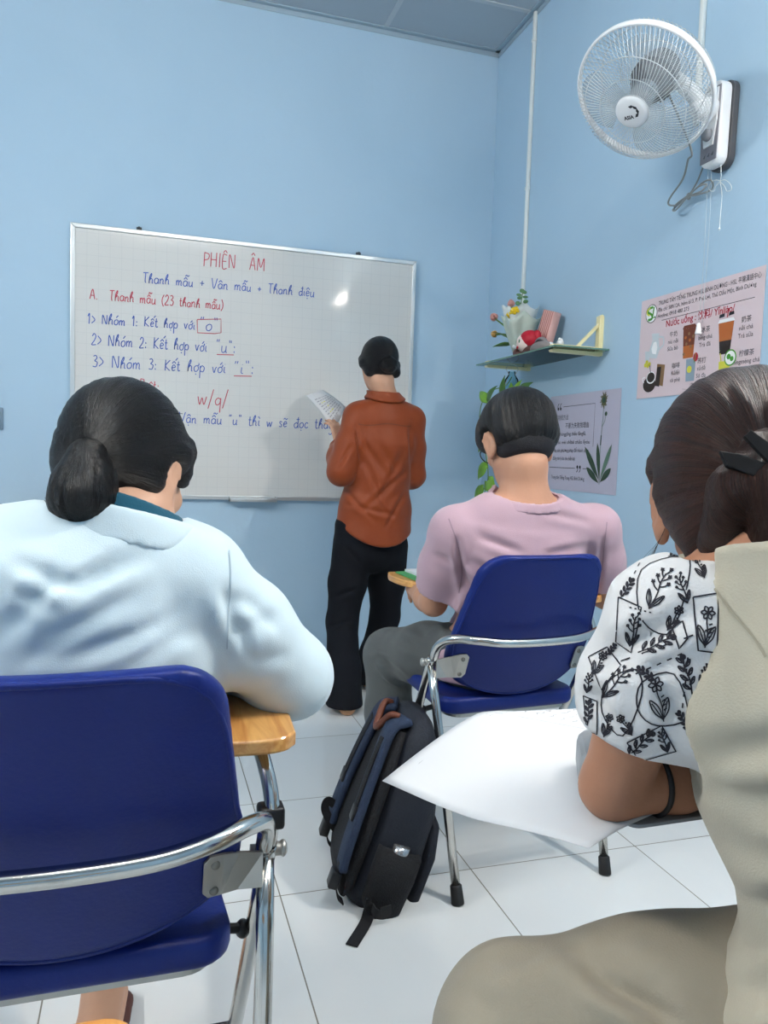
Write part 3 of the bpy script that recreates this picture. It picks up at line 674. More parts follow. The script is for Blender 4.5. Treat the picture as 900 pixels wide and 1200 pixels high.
# ------------------------------------------------------------------ conduits on the right wall
def conduit(y, z0, z1, label, px):
    r = empty('cable_conduit', (XR, y, z0)); tag(r, label, 'conduit', 'white cable ducts on the right wall')
    m = MB(); m.box((-.017, -.0095, 0), (0, .0095, z1-z0), .004); m.build('duct', M_PVC, r)
    for f in (.12, .5, .92): MB().box((-.019, -.0115, (z1-z0)*f-.008), (0, .0115, (z1-z0)*f+.008), .003).build('clip', M_PVC, r)
    return r
conduit(3.415, 1.56, ZC-.01, 'white cable duct running down the wall to the shelf by the corner', 0)
conduit(2.215, 2.20, ZC-.01, 'white cable duct running down the wall to the fan', 0)

# ------------------------------------------------------------------ glass shelf with brackets
M_CREAM = mat('cream_enamel', 'eadfae', 0.35)
sf = empty('glass_shelf', (XR, 3.0, 1.505)); tag(sf, 'glass shelf on cream brackets carrying the bouquet and the doll', 'shelf')
m = MB(); m.prism(rrect(XR-.245, 2.66, XR-.004, 3.40, .012), 1.513, 1.5195, bev=.001)
ppart(sf, 'glass_pane', m, M_GLASS)
m = MB(); m.box((XR-.2462, 2.66, 1.5128), (XR-.2448, 3.40, 1.5197)); m.box((XR-.245, 2.6592, 1.5128), (XR-.004, 2.6606, 1.5197)); ppart(sf, 'glass_edge', m, M_GLASSEDGE)
for by in (2.725, 3.33):
    m = MB(); Mx = Matrix(((1, 0, 0, 0), (0, 0, 1, 0), (0, 1, 0, 0), (0, 0, 0, 1)))
    m.prism([(XR-.23, 1.508), (XR-.225, 1.500), (XR, 1.498), (XR, 1.655), (XR-.008, 1.662), (XR-.020, 1.655), (XR-.020, 1.5125), (XR-.22, 1.5125)], by-.014, by+.014, Mx, bev=.002)
    m.prism([(XR-.23, 1.5205), (XR-.02, 1.5205), (XR-.02, 1.532), (XR-.22, 1.532), (XR-.23, 1.527)], by-.010, by+.010, Mx, bev=.002)
    m.prism([(XR-.115, 1.531), (XR-.098, 1.531), (XR-.018, 1.612), (XR-.018, 1.63)], by-.007, by+.007, Mx, bev=.002)
    ppart(sf, 'bracket', m, M_CREAM)
ST = 1.5205   # top of the glass

# bouquet leaning by the wall
M_TULIP = mat('pink_tulip', 'd99a90', 0.5, noise=(40, .12)); M_STEMG = mat('stem_green', '5c7d3c', 0.5, noise=(30, .15)); M_YELF = mat('yellow_petal', 'e8c620', 0.5, noise=(40, .1))
M_WRAP = mat('white_wrap', 'dfe5e2', 0.5, spec=.3, bump=(18, .4)); M_WRAPS = mat('sage_wrap', 'bcc9be', 0.5, bump=(18, .4)); M_RIBBON = mat('silver_ribbon', 'cfd6d8', 0.25, bump=(30, .3)); M_EUCA = mat('eucalyptus', '5f8a5c', 0.55)
bq = empty('bouquet', (1.64, 3.235, ST)); tag(bq, 'wrapped bouquet of pink tulips and yellow flowers on the glass shelf', 'bouquet')
rng = random.Random(3)
def wrap(ax, h0, h1, r0, r1, a0, a1, wav, mats, thick=.0015):
    mb = MB(); nu, nv = 26, 8; vs = []
    for j in range(nv+1):
        t = j/nv; r = r0+(r1-r0)*t**.8
        for i in range(nu+1):
            a = a0+(a1-a0)*i/nu; rr = r*(1+wav*t*math.sin(a*5+1)); z = h0+(h1-h0)*t+.014*t*math.sin(a*4+2)+ .012*t*math.cos(a*7)
            vs.append(V((rr*math.cos(a), rr*.75*math.sin(a), z)))
    mb.add(vs, [[j*(nu+1)+i, j*(nu+1)+i+1, (j+1)*(nu+1)+i+1, (j+1)*(nu+1)+i] for j in range(nv) for i in range(nu)], 0, True)
    o = mb.build(ax, mats, bq); md = o.modifiers.new('s', 'SOLIDIFY'); md.thickness = thick; return o
tilt = Matrix.Rotation(-.12, 4, 'Y') @ Matrix.Rotation(.1, 4, 'X')
w1 = wrap('wrapping_paper', .0, .245, .012, .085, 0, 2*PI, .12, M_WRAP); w2 = wrap('wrapping_paper', .02, .20, .016, .10, PI*.95, PI*1.95, .15, M_WRAPS)
m = MB(); m.lathe([(.014, .0), (.017, .03), (.016, .06), (.02, .066), (.016, .07)], 18); m.ball((0, -.025, .07), (.022, .008, .015)); m.ball((-.03, -.022, .066), (.02, .007, .013)); m.build('ribbon_bow', M_RIBBON, bq)
def tulip(p, top, r, m_, name='tulip'):
    p, top = V(p), V(top); st = MB(); st.tube(spline([p, (p+top)/2+V((0, 0, .015)), top], 6), .004, 8); o = st.build(name, M_STEMG, bq)
    d = (top-(p+top)/2).normalized(); M = zto(top, d); b = MB()
    for k in range(6):
        a = k*PI/3; prof = [(.25, 0, .0), (.9, .35, .35), (1, .75, .55), (.75, 1.35, .5), (.2, 1.9, .2)]
        vs = []
        for rr, z, wv in prof:
            for q in (-1, -.5, 0, .5, 1):
                aa = a+q*.62*wv*1.6; vs.append(M @ V((rr*r*math.cos(aa), rr*r*math.sin(aa), z*r*1.05)))
        b.add(vs, [[j*5+i, j*5+i+1, (j+1)*5+i+1, (j+1)*5+i] for j in range(4) for i in range(4)], 0, True)
    bo = b.build('bloom', m_, o); md = bo.modifiers.new('s', 'SOLIDIFY'); md.thickness = .002; return o
tulip((-.005, .02, .09), (-.06, .14, .215), .02, M_TULIP)
tulip((0, .05, .12), (-.02, .06, .262), .018, M_TULIP)
tulip((-.005, .03, .10), (-.05, .15, .145), .017, mat('orange_tulip', 'd6a860', 0.5))
for c in ((-.055, -.005, .21), (-.055, -.045, .222)):
    f = MB(); c = V(c); M = zto(c, (-.8, -.5, .5))
    for k in range(14):
        a = k*2.4; rr = .006+.0011*k; f.ball(tuple(M @ V((rr*math.cos(a), rr*math.sin(a), .012-.0008*k))), (.008, .008, .006), 0, 8)
    f.build('yellow_flower', M_YELF, bq)
e = MB(); e.tube(spline([(-.03, -.03, .2), (-.03, -.055, .26), (-.03, -.065, .3)], 6), .002, 6)
for k, (dx, dy, dz) in enumerate(((-.018, .0, .255), (.01, -.02, .262), (-.02, -.02, .275), (.012, -.01, .284), (-.012, .005, .294), (.002, -.018, .303), (0, 0, .312))):
    e.ball((-.03+dx, -.06+dy, dz), (.013, .010, .006), 0, 10, Matrix.Rotation(.5*(k-3), 3, 'X').to_4x4())
e.build('eucalyptus_sprig', M_EUCA, bq)
for k, (a, b, wd) in enumerate((((-.01, .03, .09), (-.085, .11, .10), .02), ((-.01, .02, .1), (-.07, .12, .17), .016))):
    lf = MB(); a, b = V(a), V(b); t = b-a; n = V((0.3, 0.2, 1)).cross(t).normalized(); pr = (.1, .6, 1, .8, .4, 0)
    vs = [a+t*(i/5)+n*pr[i]*wd+V((0, 0, -.02*(i/5)**2)) for i in range(6)]+[a+t*(i/5)-n*pr[i]*wd+V((0, 0, -.02*(i/5)**2)) for i in range(6)]
    lf.add(vs, [[i, 6+i, 7+i, i+1] for i in range(5)], 0, True)
    o = lf.build('leaf', M_STEMG, bq); o.modifiers.new('s', 'SOLIDIFY').thickness = .0015

# pink striped paper bag leaning behind the doll
def stripe_mat():
    m = mat('striped_paper', 'd9a29c', 0.55); nt = m.node_tree; b = nt.nodes['Principled BSDF']
    tc = nt.nodes.new('ShaderNodeTexCoord'); wv = nt.nodes.new('ShaderNodeTexWave'); wv.inputs['Scale'].default_value = 22; wv.bands_direction = 'Y'
    cr = nt.nodes.new('ShaderNodeValToRGB'); cr.color_ramp.elements[0].color = (*lin('e3b2aa'), 1); cr.color_ramp.elements[1].color = (*lin('b5736d'), 1); cr.color_ramp.elements[0].position = .45; cr.color_ramp.elements[1].position = .6
    nt.links.new(tc.outputs['Object'], wv.inputs['Vector']); nt.links.new(wv.outputs['Fac'], cr.inputs['Fac']); nt.links.new(cr.outputs['Color'], b.inputs['Base Color']); return m
gb = MB(); gb.box((-.02, -.045, 0), (.02, .045, .20), .004); 
gbo = gb.build('gift_box', stripe_mat()); gbo.location = (1.665, 3.085, ST+.013); gbo.rotation_euler = (.28, 0.10, 0.1); tag(gbo, 'pink striped gift box leaning behind the red-capped doll', 'box')

# doll lying on the shelf
M_DSKIN = mat('doll_face', 'e7d3cd', 0.4); M_DRED = mat('doll_cap_red', 'b3152c', 0.55, bump=(60, .3)); M_DGREY = mat('doll_grey', '8d8787', 0.6, bump=(50, .2)); M_DBR = mat('doll_brown', '5b3b37', 0.6)
dl = empty('doll', (1.58, 3.055, ST)); tag(dl, 'red-capped doll with a pale face and a grey body lying on the glass shelf', 'doll')
MB().ball((-.0, .005, .062), (.04, .043, .042), 0, 24).build('head', M_DSKIN, dl)
m = MB(); m.ball((.012, -.008, .075), (.044, .049, .042), 0, 24); m.ball((.03, -.04, .085), (.02, .02, .03), 0, 14); m.build('cap', M_DRED, dl)
mat('doll_eye', '4f7a55', .3)
for c in ((-.034, .022, .066), (-.036, -.006, .066)): MB().ball(c, (.004, .006, .009), 0, 10).build('eye', MATS['doll_eye'], dl)
m = MB(); m.ball((-.037, .010, .04), (.004, .008, .007), 0, 10); m.build('mouth', mat('doll_lips', 'a3202c', .4), dl)
m = MB(); m.ball((.01, -.02, .026), (.03, .045, .026), 0, 16); m.ball((-.02, .05, .022), (.016, .016, .02), 0, 12); m.ball((-.01, .03, .014), (.03, .03, .014), 0, 12); m.build('hair', M_DBR, dl)
m = MB(); m.ball((.01, -.12, .028), (.036, .075, .027), 0, 20); m.ball((.03, -.08, .05), (.026, .04, .03), 0, 14); m.build('body', M_DGREY, dl)
m = MB(); m.tube(spline([(.01, -.07, .05), (.0, -.12, .055), (.01, -.18, .03)], 6), .008, 8); m.build('arm', mat('doll_dark', '3a3436', .6), dl)
for k, (y_, x_, s) in enumerate(((2.868, 1.60, 1.0), (2.84, 1.625, 1.35))):
    f = MB(); f.lathe([(.008*s, 0), (.011*s, .006*s), (.012*s, .012*s), (.008*s, .018*s), (.006*s, .02*s)], 14); f.ball((0, 0, .028*s), (.011*s, .011*s, .011*s), 0, 14); f.ball((.006*s, .006*s, .038*s), .005*s, 0, 8); f.ball((-.006*s, -.004*s, .038*s), .005*s, 0, 8)
    o = f.build('figurine', M_WHITEPL); o.location = (x_, y_, ST); tag(o, ('smaller white figurine beside the doll on the shelf', 'larger white figurine next to the yellow pot on the shelf')[k], 'figurine', 'white figurines on the shelf')
f = MB(); f.lathe([(.009, 0), (.014, .004), (.015, .018), (.013, .02), (.011, .012), (.0, .01)], 16, cap=False); o = f.build('yellow_pot', M_YELF); o.location = (1.61, 2.80, ST); tag(o, 'tiny yellow pot at the bracket end of the shelf', 'pot')

# hanging glass vase with pothos
M_POTHOS = mat('pothos_leaf', '6fa02c', 0.4, noise=(18, .35)); M_POTHOSD = mat('pothos_leaf_dark', '3f6b2a', 0.4, noise=(18, .3)); M_VINE = mat('pothos_stem', '6a8a3c', .5)
hv = empty('hanging_vase', (1.60, 3.22, 1.36)); tag(hv, 'clear glass bottle hanging under the shelf, holding the trailing plant', 'vase')
m = MB(); m.lathe([(.0, 0), (.03, 0), (.036, .006), (.038, .05), (.03, .08), (.016, .1), (.017, .115), (.014, .115), (.013, .1), (.027, .08), (.034, .05), (.032, .01), (0, .006)], 28, cap=False); m.build('glass_body', M_VASE, hv)
m = MB(); m.tube(spline([(.018, 0, .105), (.03, 0, .13), (0.0, 0, .152), (-.03, 0, .13), (-.018, 0, .105)], 8), .0012, 6); m.build('wire_hanger', M_STEEL, hv)
pt = empty('pothos', (1.60, 3.22, 1.36)); tag(pt, 'green trailing pothos vine hanging from the glass bottle under the shelf', 'plant')
def leaf(name, base, tip, wdt, m_, up=(-1, -.3, .3)):
    base, tip, up = V(base), V(tip), V(up); t = tip-base; n = t.cross(up).normalized(); b = n.cross(t).normalized(); N = 9; pr = (.35, .85, 1, .97, .85, .68, .48, .25, 0)
    vs = []
    for i in range(N):
        s = i/(N-1); c = base+t*s+b*(.10*t.length*math.sin(PI*s)); 
        for q in (-1, -.5, 0, .5, 1): vs.append(c+n*q*pr[i]*wdt+b*(.12*wdt*abs(q))-(t*.12 if i == 0 and abs(q) > .6 else V((0, 0, 0))))
    mb = MB(); mb.add(vs, [[i*5+k, i*5+k+1, (i+1)*5+k+1, (i+1)*5+k] for i in range(N-1) for k in range(4)], 0, True)
    mb.v = [tuple(V(v)-pt.location) for v in mb.v]; o = mb.build(name, m_, pt); o.modifiers.new('s', 'SOLIDIFY').thickness = .0008; return o
def Lp(px, py, x): return atx(px, py, x)
vine = MB(); vp = [V((1.60, 3.22, 1.45)), Lp(592, 452, 1.56), Lp(570, 462, 1.54), Lp(562, 490, 1.55), Lp(569, 530, 1.56), Lp(572, 560, 1.57), Lp(566, 585, 1.58), Lp(562, 620, 1.60)]
vine.tube([tuple(V(q)-pt.location) for q in spline(vp, 8)], .0022, 7); vine.build('vine', M_VINE, pt)
for (b, t, wd, mm, x) in (((590, 466), (592, 440), .022, M_POTHOSD, 1.55), ((572, 472), (583, 452), .026, M_POTHOSD, 1.54), ((604, 464), (612, 445), .024, M_POTHOS, 1.56), ((608, 465), (625, 448), .03, M_POTHOSD, 1.57), ((572, 470), (563, 459), .024, M_POTHOS, 1.54),
                          ((571, 545), (561, 562), .035, M_POTHOS, 1.56), ((572, 563), (583, 578), .037, M_POTHOS, 1.55), ((567, 572), (557, 588), .034, M_POTHOS, 1.58), ((568, 520), (561, 530), .022, M_POTHOS, 1.56), ((563, 600), (573, 614), .034, M_POTHOS, 1.58), ((601, 462), (599, 448), .02, M_POTHOS, 1.58)):
    leaf('leaf', Lp(*b, x), Lp(*t, x), wd, mm)

# socket at the picture's left edge
so = MB(); c = at(-2.5, 493, YB); so.box((c.x-.05, YB-.012, c.z-.04), (c.x+.022, YB, c.z+.06), .004); so.box((c.x-.046, YB-.016, c.z-.03), (c.x+.014, YB-.011, c.z+.05), .003)
tag(so.build('wall_switch', mat('grey_switch', '7e93a6', .4)), 'grey switch plate on the wall left of the whiteboard', 'switch')
# ------------------------------------------------------------------ wall fan
FC = V((1.415, 2.05, 2.180)); vdir = (FC-CAMP).normalized()
r_ = (RT - vdir*RT.dot(vdir)).normalized(); u_ = (UP - vdir*UP.dot(vdir)).normalized()
fn_ = (-vdir*math.cos(.72) + (r_*-.58 + u_*-.81)*math.sin(.72)).normalized()
FM = zto((0, 0, 0), fn_)
fan = empty('wall_fan', FC); tag(fan, 'white caged wall fan tilted down on the right wall', 'fan')
M_WIRE = mat('guard_wire', 'cfd4d6', 0.3, metal=0.3); M_GREYPL = mat('grey_plastic', '8b8f96', 0.4); M_DARKPL = mat('charcoal_plastic', '4b4d52', 0.5)
def blade_mat():
    m = mat('blade_plastic', 'cdd6dc', 0.15, alpha=0.22); return m
def guard(prof, n, name, tw, mi=M_WIRE):
    mb = MB(); pr = spline([(r, 0, h) for r, h in prof], 4)
    for k in range(n):
        a0 = 2*PI*k/n; N = len(pr)
        mb.tube([FM @ V((p.x*math.cos(a0+tw*(i/N)), p.x*math.sin(a0+tw*(i/N)), p.z)) for i, p in enumerate(pr)], .00115, 4, cap=False)
    for r, h in ((prof[2][0], prof[2][1]), (prof[1][0], prof[1][1])):
        mb.tube([FM @ V((r*math.cos(2*PI*k/48), r*math.sin(2*PI*k/48), h)) for k in range(48)], .0015, 5, closed=True)
    return mb.build(name, mi, fan)
guard([(.046, .088), (.10, .090), (.155, .074), (.190, .044), (.2065, .004)], 92, 'front_guard', .35)
guard([(.062, -.072), (.11, -.080), (.165, -.064), (.2, -.034), (.2065, -.004)], 92, 'rear_guard', -.35)
mb = MB(); mb.lathe([(.2045, -.011), (.211, -.010), (.2125, 0), (.211, .010), (.2045, .011), (.2025, 0), (.2045, -.011)], 64, FM, cap=False); mb.build('guard_rim', M_WHITEPL, fan)
mb = MB(); mb.lathe([(.0, .0985), (.04, .0975), (.049, .093), (.0505, .084), (.047, .080), (0, .08)], 40, FM, cap=False); hub = mb.build('guard_badge', M_WHITEPL, fan)
lg = MB(); ux = (FM.inverted().to_3x3() @ r_); ux.z = 0; ux.normalize(); uy = V((-ux.y, ux.x, 0)); LM = FM @ frame((0, 0, .0990), ux, uy, (0, 0, 1))
for k in range(4):
    a = 1.9-k*.75; c = V((.016*math.cos(a)+.004, .016*math.sin(a)+.006)); t = V((-math.sin(a), math.cos(a)))*.009; n = V((math.cos(a), math.sin(a)))*.006
    poly2(lg, [tuple(c-t), tuple(c-t*.2+n), tuple(c+t+n*.4), tuple(c+t*.3-n*.6)], LM)
LM2 = LM @ Matrix.Rotation(.45, 4, 'Z'); text2(lg, 'ASIA', .016, (-.024, -.016), LM2, 0, 0, .032, bold=.0006); lg.build('logo', MATS['dark_ink'], hub)
mb = MB(); mb.lathe([(0, .060), (.022, .058), (.034, .045), (.038, .02), (.038, -.012), (0, -.012)], 32, FM, cap=False); mb.build('rotor_hub', mat('clear_grey_plastic', '9aa2aa', .25), fan)
for k in range(3):
    a0 = 2*PI*k/3+.4; vs = []; NR, NA = 8, 9
    for j in range(NR+1):
        t = j/NR; r = .034+.154*t; half = .42+.32*math.sin(PI*min(1, t*1.05)*.62); 
        for i in range(NA+1):
            s = i/NA*2-1; a = a0+s*half+.35*t; edge = 1-.16*abs(s)**3*t
            vs.append(FM @ V((r*edge*math.cos(a), r*edge*math.sin(a), .022-s*.026*(1-.35*t))))
    mb = MB(); mb.add(vs, [[j*(NA+1)+i, j*(NA+1)+i+1, (j+1)*(NA+1)+i+1, (j+1)*(NA+1)+i] for j in range(NR) for i in range(NA)], 0, True)
    o = mb.build('blade', MATS.get('blade_plastic') or blade_mat(), fan); o.modifiers.new('s', 'SOLIDIFY').thickness = .002
mb = MB(); mb.lathe([(0, -.02), (.05, -.022), (.062, -.045), (.066, -.07), (.064, -.10), (.056, -.135), (.04, -.155), (0, -.16)], 36, FM, cap=False)
for k in range(30):
    a = 2*PI*k/30; mb.box((-.0015, .0625, -.1), (.0015, .0675, -.05), M=FM @ Matrix.Rotation(a, 4, 'Z'))
mb.build('motor_housing', mat('motor_plastic', '5d5f64', .45), fan)
# wall base: a rounded panel on a dark back plate
YBs = (atx(825, 150, XR-.066).y + atx(857, 150, XR-.066).y)/2+.035; ZT, ZB = 2.268, 2.012; hw = .044
def base_outline(g): 
    pts = rrect(-hw-g, ZB-g, hw+g, ZT+g, .03+g, 8); return [(x*(1-.10*(ZT-z)/(ZT-ZB)), z) for x, z in pts]
BM = frame((XR, YBs, 0), (0, -1, 0), (0, 0, 1), (-1, 0, 0))
def fpart(name, mb, m, parent=fan):
    mb.v = [tuple(V(v)-FC) for v in mb.v]; return mb.build(name, m, parent)
mb = MB(); mb.prism(base_outline(.006), 0.0, .024, BM, bev=.004); fpart('back_plate', mb, M_DARKPL)
mb = MB(); mb.prism(base_outline(0), .022, .064, BM, bev=.008); fpart('wall_base', mb, M_WHITEPL)
mb = MB(); mb.prism([(-.036, ZB+.014), (.036, ZB+.014), (.041, ZT-.02), (-.041, ZT-.02)], .063, .0662, BM, bev=.001); fpart('grey_panel', mb, mat('panel_grey', '8d8b93', .4))
mb = MB(); mb.prism([(-.021, ZB+.06), (.021, ZB+.06), (.034, ZB+.135), (.034, ZT-.026), (-.034, ZT-.026), (-.034, ZB+.135)], .064, .070, BM, bev=.002); fpart('control_panel', mb, M_WHITEPL)
mb = MB(); mb.lathe([(0, .07), (.019, .07), (.017, .084), (.014, .087), (0, .087)], 24, BM @ Matrix.Translation((0, ZB+.095, 0)), cap=False); fpart('speed_knob', mb, M_GREYPL)
mb = MB()
for k in (-1, 0, 1): mb.prism([(k*.018-.004, ZB+.03), (k*.018+.003, ZB+.028), (k*.018+.006, ZB+.040), (k*.018, ZB+.034)], .066, .0668, BM)
fpart('panel_marks', mb, M_DARKPL)
nk = BM @ V((0, ZT-.085, .06)); mo = FC + fn_*-.12
mb = MB(); mb.tube([nk-V((-.004, 0, 0)), nk+V((-.03, 0, 0)), nk+V((-.05, 0, .0))], [.040, .034, .028], 24)
mb.tube(spline([nk+V((-.03, 0, 0)), (nk+mo)/2+V((0, 0, .005)), mo], 6), .024, 16); mb.ball(tuple(nk+V((-.055, 0, 0))), .028); fpart('neck', mb, M_WHITEPL)
mb = MB(); cpt = FC+fn_*-.10+u_*-.06
plug = [atx(808, 178, 1.60), atx(806, 190, 1.60)]
mb.tube(spline([FC+fn_*-.13+u_*-.03, atx(809, 172, 1.58), atx(806, 188, 1.60), atx(800, 210, 1.64), atx(785, 232, 1.68), atx(784, 240, 1.69), atx(793, 241, 1.70)], 8), .0032, 8)
lo = []
for q in ((793, 241), (806, 230), (825, 213), (834, 212), (834, 222), (818, 228), (806, 231), (795, 243), (790, 247), (792, 240), (806, 229), (820, 218), (828, 216), (822, 224), (806, 231), (792, 246), (789, 245), (800, 235), (807, 229), (817, 213), (826, 190)): lo.append(atx(*q, XR-.03-.006*(len(lo) % 4)))
mb.tube(spline(lo, 6), .0028, 8); c = atx(807, 230, XR-.035); mb.ball(tuple(c), (.008, .008, .012), 0, 12)
fpart('power_cord', mb, mat('grey_cord', '868c8e', .5))
for (pts, nm) in (([(830, 196, .045), (828, 240, .035), (825, 300, .03), (822, 345, .028), (819, 378, .026)], 'pull_cord'), ([(834, 196, .045), (832, 250, .035), (829, 300, .03), (826, 340, .026), (823, 378, .024)], 'pull_cord')):
    mb = MB(); mb.tube(spline([atx(px, py, XR-d) for px, py, d in pts], 6), .0007, 5); fpart(nm, mb, mat('cord_white', 'b9c4cb', .6))
mb = MB(); c = atx(818.5, 385, XR-.026); mb.lathe([(.003, .018), (.005, .016), (.008, 0), (.011, -.016), (.010, -.018), (0, -.018)], 16, Matrix.Translation(c), cap=False); fpart('pull_toggle', mb, M_WHITEPL)
mb = MB(); kn = [(845, 193, .05), (845, 206, .045), (844, 212, .04)]; mb.tube([atx(px, py, XR-d) for px, py, d in kn], .0012, 5)
for sgn in (-1, 1):
    mb.tube(spline([atx(844+sgn*a, 212+b, XR-.04) for a, b in ((0, 0), (6, -1), (12, 4), (13, 10), (8, 12), (5, 6), (0, 1))], 6), .001, 5)
mb.tube(spline([atx(px, py, XR-.04) for px, py in ((844, 212), (846, 230), (844, 255), (843, 270))], 6), .001, 5); mb.ball(tuple(atx(843, 268, XR-.04)), .003, 0, 8); fpart('knotted_string', mb, M_PVC)

# ------------------------------------------------------------------ folding chairs with a tablet arm
def panel_sdf(hw_of_z, z0, z1, rt, dep, thick):
    """padded panel standing in xz, bent by dep(x, z)"""
    sd = Sdf(0)
    def fn(P):
        x, y, z = P[:, 0], P[:, 1], P[:, 2]; hw = hw_of_z(z); zl = z0+.055*(x/.19)**2
        cx, cz = 0, (z0+z1)/2
        zc = (z1+zl)/2; hz = (z1-zl)/2
        qx = np.abs(x)-hw+rt; qz = np.abs(z-zc)-hz+rt
        d2 = np.minimum(np.maximum(qx, qz), 0)+np.sqrt(np.maximum(qx, 0)**2+np.maximum(qz, 0)**2)-rt
        dy = np.abs(y-dep(x, z)-thick/2)-thick/2; r = .012
        w1 = d2+r; w2 = dy+r
        return (np.minimum(np.maximum(w1, w2), 0)+np.sqrt(np.maximum(w1, 0)**2+np.maximum(w2, 0)**2)-r)*.9
    return sd.add(fn, (-.22, -.06, z0), (.22, .23, z1))
def make_chair(name, label, cat='chair'):
    c = empty(name, (0, 0, 0)); tag(c, label, cat, 'blue folding tablet chairs')
    dep = lambda x, z: .150-(z-.44)*.42+.06*(z-.44)**2+.9*x*x-.012
    hwz = lambda z: .206-.036*np.clip((z-.6)/.24, 0, 1)
    top, bot = .842, .455
    bk = solid('backrest', panel_sdf(hwz, bot, top, .055, dep, .036), .006, M_VINYL, c, 2)
    pp = []
    for k in range(60):                                            # piping that follows the rim
        a_ = 2*PI*k/60; x, z = math.sin(a_), math.cos(a_); q = (abs(x)**5+abs(z)**5)**-.2; zz = (top+bot)/2+z*q*(top-bot-.012)/2; xx = x*q*(float(hwz(zz))-.006)
        if z < 0: zz += .05*(xx/.19)**2*min(1, -z*1.6)
        pp.append((xx, dep(xx, zz)+.004, zz))
    MB().tube(pp, .0042, 8, closed=True).build('piping', M_VINYL, bk)
    so = rrect(-.203, .135, .203, .49, .05, 6); so = [(x*(1-.12*(y-.135)/.355), y) for x, y in so]
    s = MB().prism(so, .412, .456, bev=.014, smooth=True).build('seat', M_VINYL, c)
    MB().prism([(x*.90, y*.93+.022) for x, y in so], .402, .413, bev=.001).build('seat_pan', M_STEEL, s)
    m = MB(); half = [(0, .022, .622), (.10, .026, .624), (.165, .042, .630), (.206, .070, .630), (.229, .100, .618), (.236, .125, .594), (.236, .142, .562)]
    fullp = [(-x, y, z) for x, y, z in half[::-1]][:-1]+half
    m.tube(spline(fullp, 6), .0115, 14); m.build('back_hoop', M_CHROME, c)
    for sx in (-1, 1):
        m = MB(); m.tube(spline([(sx*.241, .142, .565), (sx*.240, .165, .52), (sx*.232, .30, .26), (sx*.222, .415, .035)], 6), .0115, 14); l = m.build('leg', M_CHROME, c)
        m = MB(); m.lathe([(.015, .0), (.0155, .004), (.0145, .042), (.0125, .044), (0, .044)], 18, zto((sx*.2205, .432, 0), (sx*.018, -.16, .32)), cap=True); m.build('foot_cap', M_RUBBER, l)
        m = MB(); m.tube([(sx*.239, .148, .548), (sx*.236, .12, .46), (sx*.2155, .008, .03)], .0115, 14); l = m.build('leg', M_CHROME, c)
        m = MB(); m.lathe([(.0155, 0), (.016, .004), (.0145, .042), (.0125, .045), (0, .045)], 18, zto((sx*.214, .0, 0), (sx*.05, .26, 1)), cap=True); m.build('foot_cap', M_RUBBER, l)
        # bracket plate between hinge and backrest
        x0 = sx*.236; m = MB(); zc = .552
        yb = lambda x, z: dep(abs(x), z)-.004
        cols = [(.158, zc-.026, zc+.022), (.165, zc-.036, zc+.030), (.182, zc-.037, zc+.029), (.202, zc-.036, zc+.021), (.233, zc-.034, zc+.012)]
        vs = []
        for x, z0_, z1_ in cols:
            for z in (z0_, z1_):
                yy = (yb(x, z)-.003)*(1-max(0, (x-.19)/.043))+.128*max(0, (x-.19)/.043); vs += [V((sx*x, yy, z)), V((sx*x, yy+.005, z))]
        fs = []
        for i in range(len(cols)-1):
            a_ = i*4; b_ = a_+4; fs += [[a_, b_, b_+2, a_+2], [a_+1, a_+3, b_+3, b_+1], [a_, a_+1, b_+1, b_], [a_+2, b_+2, b_+3, a_+3]]
        fs += [[0, 2, 3, 1], [len(vs)-4, len(vs)-3, len(vs)-1, len(vs)-2]]; m.add(vs, fs)
        br = m.build('bracket', M_STEEL, c)
        for z in (zc+.016, zc-.026): MB().ball((sx*.172, yb(.172, z)-.004, z), (.006, .003, .006), 0, 12).build('rivet', MATS.get('rivet_steel') or mat('rivet_steel', '7a7974', .4, metal=.8), br)
        m = MB(); m.tube([(sx*.22, .150, .555), (sx*.262, .150, .555)], .009, 12); m.ball((sx*.262, .15, .555), (.006, .011, .011), 0, 12); m.build('hinge_bolt', M_STEEL, c)
        m = MB(); m.tube([(sx*.19, .215, .416), (sx*.236, .23, .40)], .007, 10); m.ball((sx*.222, .226, .404), (.011, .013, .013), 0, 12); m.build('seat_pivot', M_BLACKPL, c)
    m = MB(); m.tube([(-.222, .055, .215), (.222, .055, .215)], .008, 10); m.build('crossbar', M_CHROME, c)
    m = MB(); m.tube([(-.228, .345, .17), (.228, .345, .17)], .008, 10); m.build('crossbar', M_CHROME, c)
    # tablet arm
    m = MB(); m.tube(spline([(.243, .145, .56), (.246, .15, .62), (.236, .19, .672), (.225, .26, .684)], 6), .010, 12); p = m.build('tablet_post', M_CHROME, c)
    MB().box((.228, .136, .585), (.262, .166, .615), .005).build('post_clamp', M_BLACKPL, p)
    ol = [(.15, .15), (.175, .135), (.245, .132), (.272, .15), (.278, .18), (.285, .35), (.285, .56), (.262, .612), (.20, .63), (-.13, .635), (-.175, .615), (-.188, .56), (-.18, .47), (-.14, .42), (-.02, .395), (.09, .37), (.135, .32), (.145, .24)]
    ol = [(q.x, q.y) for q in spline([(x, y, 0) for x, y in ol], 5, closed=True)]
    t = MB().prism(ol, .688, .708, bev=.004, smooth=False).build('tablet', M_WOOD, c)
    return c
def copy_tree(o, parent=None):
    n = o.copy(); COL.objects.link(n); n.parent = parent
    if parent: n.matrix_parent_inverse = o.matrix_parent_inverse.copy()
    for ch in o.children: copy_tree(ch, n)
    return n
ch_mid = make_chair('folding_chair', 'blue folding tablet chair under the man in the pink T-shirt')
ch_mid.location = (.938, 1.635, 0); ch_mid.rotation_euler.z = .07
